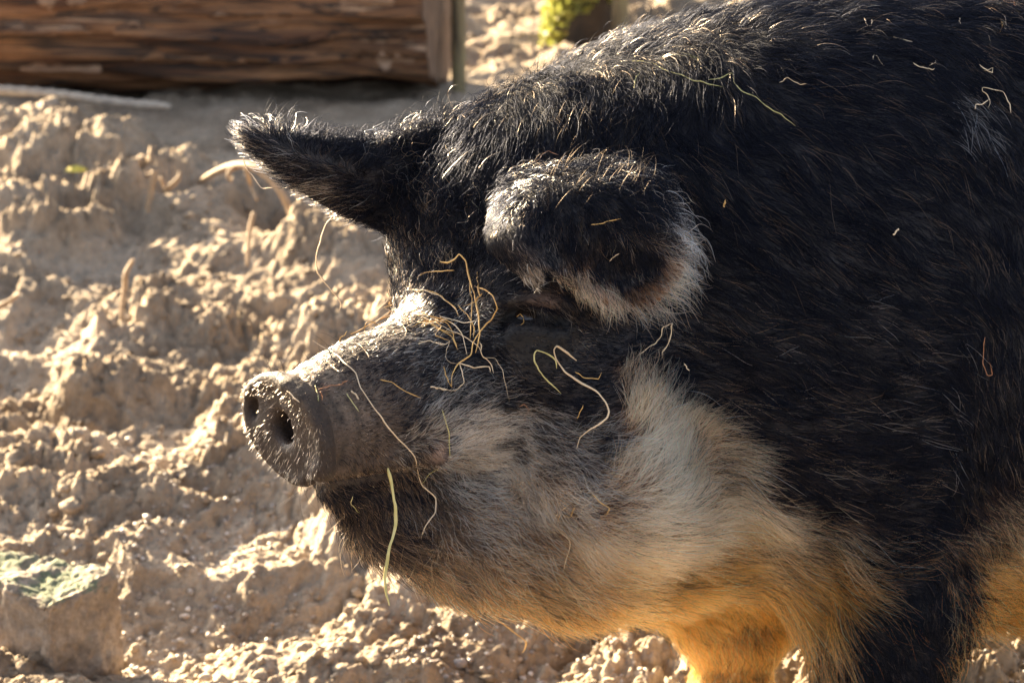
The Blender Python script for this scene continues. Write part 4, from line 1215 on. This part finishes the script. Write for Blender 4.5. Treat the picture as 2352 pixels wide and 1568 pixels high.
# long loose hairs that stand away from the outline
def strands(name, spec, label=None):
    allP, allR, allC = [], [], []
    for (u, v, du, dv, n, spread, L0, L1, lift, col, r) in spec:
        for i in range(n):
            q, nn_ = hit(u + rng.normal(0, spread), v + rng.normal(0, spread))
            if q is None: continue
            w = du * CAMR - dv * CAMU + rng.normal(0, .28, 3)
            w = unit(w - nn_ * (w @ nn_))
            L = rng.uniform(L0, L1); s_ = np.linspace(0, 1, K)[:, None]
            side = np.cross(nn_, w); b = rng.normal(0, .3)
            P_ = q + L * (w * s_ + nn_ * lift * (s_ - .45 * s_ ** 2) * 1.6 + side * b * s_ ** 2)
            P_[:, 2] -= L * L * 4 * s_[:, 0] ** 2
            allP.append(P_); allR.append(r * (1 - .8 * s_[:, 0] ** 2)); allC.append(np.repeat(np.array([col]) * math.exp(rng.normal(0, .2)), K, 0))
    return hair_object(name, np.array(allP), np.array(allR), np.array(allC))

BLK = (.006, .006, .007); PALE = (.55, .45, .33); GOLD = (.6, .38, .17)
strands('whiskers', [
    (960, 560, -.8, -.3, 16, 14, .02, .05, .5, BLK, .00014), (990, 470, -.6, -.5, 14, 18, .02, .04, .8, BLK, .00014),
    (640, 878, -.3, -1, 12, 14, .015, .035, .9, BLK, .00010), (760, 815, -.4, -1, 10, 30, .012, .03, .9, BLK, .00010),
    (720, 1120, -.3, .9, 16, 18, .02, .04, .5, BLK, .00012), (800, 1200, -.2, 1, 40, 30, .02, .05, .6, (.03, .018, .01), .00013),
    (880, 1270, 0, 1, 40, 30, .02, .045, .6, (.10, .05, .02), .00013), (960, 1290, .1, 1, 30, 30, .02, .04, .6, GOLD, .00014),
    (1150, 1370, .2, 1, 40, 40, .02, .05, .5, GOLD, .00015), (1400, 1410, .3, 1, 60, 60, .025, .06, .5, GOLD, .00015), (1540, 1440, .2, 1, 60, 40, .03, .06, .5, GOLD, .00015),
    (1690, 1430, 0, 1, 50, 40, .03, .06, .5, GOLD, .00015), (2280, 1400, .6, .8, 40, 40, .03, .06, .4, GOLD, .00015), (2200, 1420, .5, .8, 30, 20, .02, .05, .4, GOLD, .00015),
    (1020, 290, .1, -1, 40, 25, .02, .035, .9, BLK, .00015), (1150, 215, .2, -1, 60, 40, .025, .045, .8, BLK, .00016), (1350, 130, .4, -.9, 60, 60, .025, .045, .8, BLK, .00016), (1560, 70, .5, -.8, 60, 60, .025, .045, .8, BLK, .00016),
    (640, 285, .2, -1, 40, 22, .02, .04, .9, BLK, .00014), (930, 330, .2, -1, 30, 30, .02, .035, .9, BLK, .00014),
    (1300, 380, .2, -.6, 50, 50, .02, .035, 1.0, (.03, .019, .012), .00012), (1450, 400, .4, -.5, 50, 40, .02, .035, 1.0, (.03, .02, .014), .00012),
])
strands('eyelashes', [(1215, 706, .15, .9, 8, 6, .012, .018, .7, PALE, .00013), (1250, 708, .25, .9, 10, 8, .012, .02, .7, PALE, .00013), (1290, 712, .6, .6, 8, 8, .012, .02, .6, PALE, .00013),
    (1280, 680, .4, .8, 12, 18, .01, .018, .6, (.35, .17, .08), .00013), (1180, 690, .1, -.3, 4, 8, .01, .015, .6, PALE, .00011)])

# stubble on the snout disc
dm = np.where(REG[TRI[:, 0]] == 3, 1.0, 0.0) * (tn @ NOSE_N > 0.1)
q, nn_, _r = scatter(900, dm)
s1, u1, n1_ = nose_coords(q)
keep = np.ones(len(q), bool)
for sx in (-0.001, -0.049): keep &= np.hypot((s1 - sx) / 0.015, (u1 - 0.002) / 0.018) > 1.0
keep &= rng.random(len(q)) < np.clip(0.35 + 0.9 * np.hypot(s1 / .06, u1 / .052) ** 2, 0, 1)
q, nn_, s1, u1 = q[keep], nn_[keep], s1[keep], u1[keep]
rd = unit(s1[:, None] * NOSE_S + u1[:, None] * NOSE_U)
w = unit(nn_ * 0.8 + rd * 0.45 - np.array([0, 0, .35]) + rng.normal(0, .22, q.shape))
L = rng.uniform(.0025, .0060, len(q)); s_ = np.linspace(0, 1, K)
P_ = q[:, None] + L[:, None, None] * (w[:, None] * s_[None, :, None] - np.array([0, 0, .35]) * (s_ ** 2)[None, :, None])
cc = np.array([[.17, .115, .072]]) * np.exp(rng.normal(0, .35, (len(q), 1)))
hair_object('snout_bristles', P_, np.full((len(q), K), 0.00014) * (1 - .6 * s_[None] ** 2), np.repeat(np.clip(cc, .02, .8)[:, None], K, 1))

# eye
mey, nt, bs = new_mat('eye_dark')
bs.inputs['Base Color'].default_value = (.014, .009, .007, 1); bs.inputs['Roughness'].default_value = .2
q, nn_ = hit(1208, 723)
import bmesh as _bm
bm = _bm.new(); _bm.ops.create_uvsphere(bm, u_segments=24, v_segments=16, radius=.0145)
me = bpy.data.meshes.new('eye'); bm.to_mesh(me); bm.free()
me.polygons.foreach_set('use_smooth', np.ones(len(me.polygons), bool))
eye = link('eye', me, mey, pig); eye.location = q - nn_ * .0100

# ================================================================== STRAW AND ROOTS CAUGHT IN THE COAT
def straw_mat(name, a, b):
    m, nt, bs = new_mat(name)
    nt.links.new(ramp(nt, tex_noise(nt, 60, 3), [(.3, a), (.7, b)]), bs.inputs['Base Color'])
    bs.inputs['Roughness'].default_value = 0.5
    return m
M_GOLD = straw_mat('golden_straw', (.46, .24, .06), (.66, .40, .13))
M_PALE = straw_mat('pale_straw', (.56, .40, .23), (.74, .57, .38))
M_GREEN = straw_mat('greenish_straw', (.38, .33, .11), (.60, .53, .24))
M_RUST = straw_mat('rusty_straw', (.26, .10, .04), (.42, .19, .08))
z4 = lambda l: [(861.3 + .40276 * a, 344.5 + .40276 * b) for a, b in l]
z3 = lambda l: [(459.4 + .43955 * a, 574.2 + .43955 * b) for a, b in l]
z5 = lambda l: [(803.9 + .6582 * a, 976.2 + .6582 * b) for a, b in l]
zm = lambda l: [(976.2 + .29297 * a, .29297 * b) for a, b in l]
z7 = lambda l: [(1665.2 + .29297 * a, .29297 * b) for a, b in l]
z2 = lambda l: [(918.7 + .60937 * a, .60937 * b) for a, b in l]
dd_ = lambda l: l
def straw(pts, r, mat, off, label, group='straws and roots caught in the coat', name='straw_strand', y=None, flat=0.42):
    """One strand laid over the coat; off = height above the skin in mm; y fixes the depth of a hanging strand."""
    n = max(14, 5 * len(pts))
    uv = spline([(a, b, 0) for a, b in pts], n)[:, :2]
    pa_ = np.asarray(pts, float); dl = np.r_[0, np.cumsum(np.linalg.norm(np.diff(pa_, axis=0), axis=1))]; tl = np.linspace(0, dl[-1], n)
    uv = 0.22 * uv + 0.78 * np.c_[np.interp(tl, dl, pa_[:, 0]), np.interp(tl, dl, pa_[:, 1])]      # dry stems kink more than they curl
    P_, last = [], None
    if y is None:
        ys_ = []
        for a, b in uv:
            q, nn_ = hit(a, b)
            ys_.append(np.nan if q is None else (q + nn_ * (off * 1.0 + 1.2) * .001)[1])
        ys_ = np.array(ys_); ok = ~np.isnan(ys_)
        if not ok.any(): return None
        ys_ = np.interp(np.arange(n), np.where(ok)[0], ys_[ok])
        for _ in range(2): ys_[1:-1] = np.minimum(ys_[1:-1], (ys_[:-2] + ys_[1:-1] * 2 + ys_[2:]) / 4)
    else:
        ys_ = np.interp(np.linspace(0, 1, n), np.linspace(0, 1, len(y)), y)
    P_ = np.array([at(a, b, c) for (a, b), c in zip(uv, ys_)])
    P_ += 0.0007 * np.stack([noise3(np.c_[np.linspace(0, n * .35, n), np.full(n, off), np.full(n, pts[0][0])], 60 + k) for k in range(3)], 1)
    t = np.linspace(0, 1, n)
    rr_ = r * .00088 * np.clip(np.minimum(t * 9 + .45, (1 - t) * 6 + .25), 0, 1) * (1 + .18 * np.sin(t * 19 + r * 50))
    vs, fs = tube(P_, rr_, 5, flat)
    o = link(name, mesh_from(name, vs, fs), mat)
    tag(o, label, 'straw', group)
    return o
S = [
 (z4([(375,635),(420,640),(455,620),(480,592),(515,630),(530,700),(555,780),(575,870),(590,960),(598,1050),(575,1155)]), 1.15, M_GOLD, 13, 'thickest golden straw hooked at its top, hanging upright between forehead and eye'),
 (z4([(580,690),(590,780),(600,830),(612,815),(600,835),(555,875),(500,888)]), .9, M_GOLD, 15, 'short golden straw crossing the thick upright straw beside the eye'),
 (z4([(560,775),(620,790),(670,830),(697,900),(660,970),(610,1020),(560,1090),(545,1170),(480,1215),(440,1270),(440,1350)]), .75, M_GOLD, 12, 'golden strand bulging toward the eye then winding down to the cheek'),
 (z4([(450,688),(350,690),(270,705),(195,750)]), .65, M_GOLD, 10, 'nearly level straw on the forehead left of the hooked straw'),
 (z4([(0,930),(70,860),(180,800),(280,800),(360,830),(420,870),(470,920),(480,950)]), .85, M_PALE, 9, 'pale straw arching over the top of the nose bridge'),
 (z4([(540,760),(552,850),(550,950),(540,1080)]), .6, M_GOLD, 10, 'thin straight straw behind the thick upright straw'),
 (z4([(-30,1010),(80,920),(160,880),(240,940),(330,980),(400,1010),(500,1060),(580,1110),(620,1180),(690,1190),(730,1270),(745,1340),(770,1435)]), .7, M_PALE, 10, 'long pale strand from the nose bridge past the eye down the dark cheek'),
 (z4([(60,900),(180,960),(300,990),(400,965),(460,1000),(500,1050),(525,1170)]), .65, M_PALE, 11, 'pale strand that bends down at its end in the bridge tangle'),
 (z4([(180,880),(300,970),(380,1030),(440,1060),(470,1140)]), .55, M_GOLD, 9, 'thin golden strand ending low in the bridge tangle'),
 (z4([(480,1215),(560,1240),(650,1235),(660,1265)]), .8, M_PALE, 9, 'short pale root with a hooked tip on the scabby cheek'),
 (z4([(480,1215),(500,1270),(505,1330),(460,1370),(330,1352)]), .6, M_PALE, 8, 'curved pale strand curling back under the cheek knot'),
 (z4([(390,1235),(410,1300),(440,1350)]), .55, M_GOLD, 8, 'tiny golden straw slanting left of the cheek knot'),
 (z4([(600,1090),(610,1170),(660,1215),(675,1270)]), .6, M_PALE, 9, 'pale strand hanging right beside the cheek knot'),
 (z4([(360,1095),(400,1110),(430,1090),(405,1150),(400,1180),(440,1215),(480,1218)]), .5, M_PALE, 8, 'thin crooked strand running into the cheek knot from above'),
 (z4([(1150,1200),(1100,1160),(1040,1115),(1018,1140),(1030,1190),(1080,1260),(1180,1330),(1260,1370),(1310,1430),(1335,1490),(1320,1530),(1280,1565),(1225,1595),(1170,1640),(1150,1700)]), 1.25, M_PALE, 9, 'thick pinkish root looping below the eye and down the jaw'),
 (z4([(1040,1250),(1030,1200),(990,1165),(925,1145),(903,1170),(930,1250),(990,1320),(1060,1390)]), .85, M_GREEN, 9, 'pale green looped blade below the eye'),
 (z4([(1695,985),(1690,1050),(1670,1110),(1640,1150),(1640,1185)]), .75, M_PALE, 12, 'straw hanging upright under the rear tip of the near ear'),
 (z4([(1690,992),(1645,1010),(1630,1070),(1570,1120),(1500,1170)]), .7, M_PALE, 12, 'straw slanting to the left under the rear tip of the near ear'),
 (z4([(805,950),(830,935),(848,955),(850,985),(825,1000)]), .4, M_GOLD, 7, 'tiny curled orange fibre stuck in the corner of the eye'),
 (z4([(905,105),(925,65),(955,25),(990,8),(1050,30)]), .6, M_RUST, 22, 'rusty arched fibre on the curly top of the near ear'),
 (z4([(1230,425),(1330,410),(1400,395)]), .5, M_GOLD, 9, 'short straw flat on the bald middle of the near ear'),
 (z4([(1335,635),(1360,610),(1390,590)]), .6, M_PALE, 7, 'tiny white sliver inside the near ear'),
 (z4([(1140,1265),(1200,1300),(1275,1305),(1290,1270)]), .5, M_GOLD, 8, 'thin golden twiglet beside the thick pinkish root'),
 (z4([(1795,1260),(1760,1215)]), .7, M_PALE, 14, 'short pale chip on the black neck right of the cheek tuft'),
 (z4([(1590,1400),(1600,1350),(1625,1330),(1650,1325),(1650,1400),(1665,1480),(1665,1550)]), .45, M_GOLD, 22, 'bent golden fibre on the blond tuft below the near ear'),
 (z4([(820,1465),(850,1450),(880,1480),(860,1520),(850,1560)]), .45, M_RUST, 11, 'reddish curl on the white cheek hair below the eye'),
 (z3([(590,475),(700,540),(760,590),(815,640),(840,720),(900,810),(980,920),(1090,1040),(1130,1090),(1145,1190),(1160,1225),(1230,1290),(1230,1370),(1180,1440),(1155,1510),(1195,1565),(1275,1625)]), .75, M_PALE, 8, 'longest pale strand running from the snout over the lip to the jaw'),
 (z3([(1265,830),(1300,950),(1308,1080),(1300,1115),(1200,1170),(1155,1225)]), .55, M_GREEN, 9, 'pale strand bending at the tusk bump to meet the longest strand'),
 (z3([(940,675),(1000,690),(1080,740),(1160,775)]), .5, M_GOLD, 6, 'thin straw across the upper lip ridge'),
 (z3([(600,710),(612,750),(620,790)]), .55, M_GREEN, 6, 'tiny green bit upright behind the snout disc'),
 (z3([(615,725),(680,710),(745,695),(778,680)]), .55, M_RUST, 6, 'rusty crooked fibre on the soil behind the snout disc'),
 (z3([(765,750),(800,800),(835,845)]), .5, M_GREEN, 6, 'thin greenish straw sloping down the side of the snout'),
 (z3([(632,735),(637,760),(640,790)]), .5, M_RUST, 7, 'short rusty straw standing behind the snout disc'),
 (z3([(690,490),(750,527)]), .9, M_PALE, 6, 'short flat straw on the top of the snout near its edge'),
 (z3([(700,520),(740,455),(775,425)]), .6, M_GOLD, 8, 'straw leaning up off the top of the snout'),
 (z3([(630,610),(690,575)]), 1.1, M_PALE, 6, 'broad pale chip on the top of the snout'),
 (z3([(680,600),(728,635)]), 1.0, M_PALE, 6, 'short pale chip just below the broad chip on the snout'),
 (z3([(790,735),(812,750),(832,782)]), 1.0, M_PALE, 5, 'small white chip on the side of the snout'),
 (z3([(455,735),(490,765),(520,797)]), .8, M_PALE, 4, 'white sliver lying in the crease behind the disc top'),
 (z3([(860,425),(835,375),(870,370),(905,345),(960,312),(990,280)]), .65, M_PALE, 8, 'looped straw poking out along the edge of the nose bridge'),
 (z3([(790,440),(850,410),(920,370),(990,345),(1060,290),(1085,330),(1090,400),(1120,365),(1150,330)]), .65, M_GOLD, 9, 'zigzag golden strand along the ridge of the nose bridge'),
 (z3([(960,300),(1030,285),(1120,300),(1200,345),(1265,360),(1320,385),(1370,430)]), .7, M_GOLD, 10, 'golden strand crossing the tangle to the right'),
 (z3([(1000,250),(985,285),(1020,260),(1050,215),(1085,200)]), .5, M_GOLD, 9, 'little forked straw tip at the bridge outline below the forehead'),
 (z3([(1080,180),(1130,215),(1180,210),(1260,240),(1330,300),(1350,345)]), .6, M_GOLD, 11, 'golden strand slanting from the brow to the tangle'),
 (z3([(740,580),(860,520),(980,480),(1060,400),(1130,440),(1120,455)]), .5, M_PALE, 7, 'faint pale fibre on the side of the nose bridge'),
 (z3([(1160,405),(1215,370),(1290,380),(1320,430),(1345,520)]), .65, M_GOLD, 10, 'golden strand hooked downward right of the tangle'),
 (z3([(800,1285),(790,1320),(810,1350),(832,1375)]), .45, M_GREEN, 8, 'tiny green curl on the dark chin'),
 (z3([(1205,712),(1245,720),(1290,730)]), .9, M_PALE, 8, 'flat white chip lying at the edge of the white cheek hair'),
 (z5([(765,275),(720,310),(715,350),(770,405),(760,450),(742,520)]), .45, M_PALE, 14, 'curly pale fibre on the blond jowl'),
 (z5([(785,285),(770,320),(735,310),(722,345)]), .5, M_GOLD, 16, 'small golden loop on the blond jowl'),
 (z5([(845,240),(870,265),(905,290),(885,325)]), .5, M_GOLD, 16, 'hooked golden fibre right of the loop on the jowl'),
 (zm([(445,765),(485,720),(550,760),(580,760),(630,710),(740,690),(840,680),(960,690),(1070,660),(1140,690),(1210,720),(1225,790),(1270,870),(1340,875)]), .85, M_PALE, 26, 'long pale root lying along the crest of the mane'),
 (zm([(575,740),(560,680),(580,620),(610,670),(600,700)]), .7, M_PALE, 30, 'little pale loop standing up from the poll'),
 (zm([(1580,470),(1700,485),(1790,500),(1870,545),(1960,570),(2080,620),(2200,650),(2340,680)]), .75, M_GREEN, 22, 'long yellowish stem slanting across the shoulder hump'),
 (zm([(1810,490),(1850,450),(1940,425),(2030,415),(2100,440),(2160,455)]), .8, M_GREEN, 24, 'bright green grass blade arched over the back'),
 (zm([(1950,430),(2060,440),(2140,460),(2142,500)]), .55, M_GREEN, 23, 'thin yellow fibre under the arched green blade'),
 (z2([(1165,300),(1210,295),(1250,275),(1260,310),(1290,345),(1340,365),(1380,400),(1440,435),(1490,475)]), .75, M_GREEN, 18, 'greenish stem that steps down the shoulder'),
 (zm([(1640,700),(1645,640),(1660,600),(1680,570)]), .6, M_GREEN, 24, 'short greenish stalk upright in the mane'),
 (zm([(1320,380),(1345,300),(1330,255)]), .6, M_GOLD, 24, 'dry seed stalk sticking up from the neck outline'),
 (zm([(1345,345),(1400,290),(1445,262)]), .6, M_GOLD, 24, 'seed stalk leaning right beside the upright stalk'),
 (z7([(1320,285),(1380,305),(1470,330)]), .9, M_PALE, 14, 'pale forked chip on the upper back'),
 (z7([(1095,140),(1115,200),(1145,205),(1150,150)]), .6, M_PALE, 14, 'small whitish v shaped bit near the top of the back'),
 (z7([(1475,495),(1520,520),(1580,535),(1640,550),(1640,535)]), .6, M_PALE, 13, 'crooked rootlet on the middle of the back'),
 (z7([(1600,515),(1650,490),(1655,475)]), .5, M_PALE, 13, 'tiny curl above the crooked rootlet'),
 (z7([(1990,510),(2060,560),(2100,570),(2100,530),(2070,545),(2030,555)]), .7, M_PALE, 12, 'knotted clump of pale fibre near the right edge'),
 (z7([(2245,890),(2230,820),(2180,720),(2100,700),(2020,685),(2015,710),(2060,750),(2080,800),(2060,850)]), .6, M_PALE, 12, 'bent pale root beside the white hair patch'),
 (z7([(1960,860),(1965,820),(2010,825),(2080,780)]), .65, M_PALE, 12, 'short pale root below the white hair patch'),
 (z7([(430,650),(490,610),(560,650),(600,665),(640,655)]), .55, M_PALE, 18, 'pale bent stalk on the side of the shoulder hump'),
 (z7([(1840,140),(1842,190)]), .7, M_PALE, 13, 'tiny pale upright chip near the top edge'),
 (z7([(2130,150),(2170,160),(2172,200),(2150,260)]), .5, M_GOLD, 13, 'thin bent straw near the top right'),
 (z7([(2180,5),(2220,25),(2265,20),(2275,50)]), .6, M_RUST, 13, 'reddish curl at the top right corner of the back'),
 (z7([(1165,470),(1165,430),(1190,435),(1215,480),(1248,515)]), .5, M_PALE, 13, 'thin hooked fibre on the upper shoulder'),
 (dd_([(2052,540),(2060,530),(2066,526)]), 1.0, M_PALE, 12, 'white flake on the black flank'),
 (dd_([(1662,476),(1667,460)]), 1.0, M_GOLD, 16, 'single golden chip on the neck right of the near ear'),
 (dd_([(2262,775),(2258,830),(2268,862),(2278,862),(2272,830)]), .5, M_RUST, 12, 'thin reddish fibre on the flank near the right edge'),
 (dd_([(1325,960),(1340,930)]), .5, M_GOLD, 12, 'tiny golden speck above the white cheek'),
 (dd_([(597,278),(625,270),(650,257),(668,268),(690,290),(720,304)]), .8, M_PALE, 20, 'pale root arched over the top of the far ear'),
 (dd_([(1000,1040),(1018,1042),(1030,1060)]), .0, M_PALE, 5, ''),
]
TANGLE = [('thin pale fibre lying level at the very top of the bridge tangle', [(905, 712), (945, 722), (985, 726), (1020, 742)]), ('pale fibre rising from the bridge tangle in a short arc', [(925, 745), (940, 718), (965, 705), (990, 708)]),
 ('golden fibre folded double in the middle of the bridge tangle', [(945, 752), (985, 735), (1015, 748), (1000, 770), (1035, 782)]), ('straight golden fibre crossing the bridge tangle downward', [(930, 695), (960, 725), (1005, 752), (1045, 768)]),
 ('pale fibre with a hooked end at the left of the bridge tangle', [(868, 745), (895, 738), (920, 742), (935, 762), (925, 780)]), ('pale fibre along the lit outline of the nose bridge', [(845, 752), (880, 728), (915, 702), (938, 676)]),
 ('thin golden fibre looping over the outline of the nose bridge', [(835, 762), (838, 742), (858, 738), (872, 748), (900, 735)]), ('short pale fibre under the bridge tangle', [(960, 790), (990, 782), (1020, 796)]),
 ('golden fibre slanting under the brow beside the tangle', [(1050, 700), (1075, 722), (1090, 752), (1088, 775)]), ('pale split fibre between the bridge tangle and the upright straw', [(1010, 725), (1045, 735), (1072, 742), (1100, 735)]),
 ('short golden fibre poking up left of the forehead straw', [(942, 668), (930, 640), (938, 628)]), ('pale fibre bent like an elbow low on the nose bridge', [(780, 800), (815, 788), (835, 800), (850, 822)])]
for lab, q in TANGLE: S.append((q, .6, M_PALE if 'pale' in lab else M_GOLD, 10, lab))
for pts, r, mat, off, lab in S:
    if r > 0: straw(pts, r, mat, off, lab)
straw(z3([(980,1130),(1000,1200),(1015,1290),(1025,1370),(1020,1450),(990,1565),(978,1640),(968,1710),(975,1790),(988,1855)]), 1.9, M_GREEN, 12, 'broad greenish blade hanging from the lip past the chin', y=[1.70, 1.70, 1.70, 1.69, 1.685, 1.68], flat=.2)
straw([(775,487),(748,515),(738,545),(727,590),(730,625),(752,655),(773,680),(783,700),(780,712)], .8, M_PALE, 8, 'pale strand dangling in front of the mud from the far ear edge', y=[1.94, 1.93, 1.93])
straw([(558,358),(565,385),(585,412),(600,432),(627,433)], .7, M_PALE, 8, 'short pale strand dangling from the far ear tip', y=[2.03, 2.02, 2.01])
straw(z5([(485,600),(490,630),(505,670),(560,710),(615,755),(608,785),(600,795)]), .95, M_GOLD, 10, 'orange blade dangling from the chest fringe above the mud', y=[2.05, 2.05, 2.05])
straw(z5([(1290,840),(1310,760),(1340,700),(1350,690)]), .55, M_GOLD, 14, 'golden fibre beside the far foreleg', y=[2.10, 2.08, 2.06])
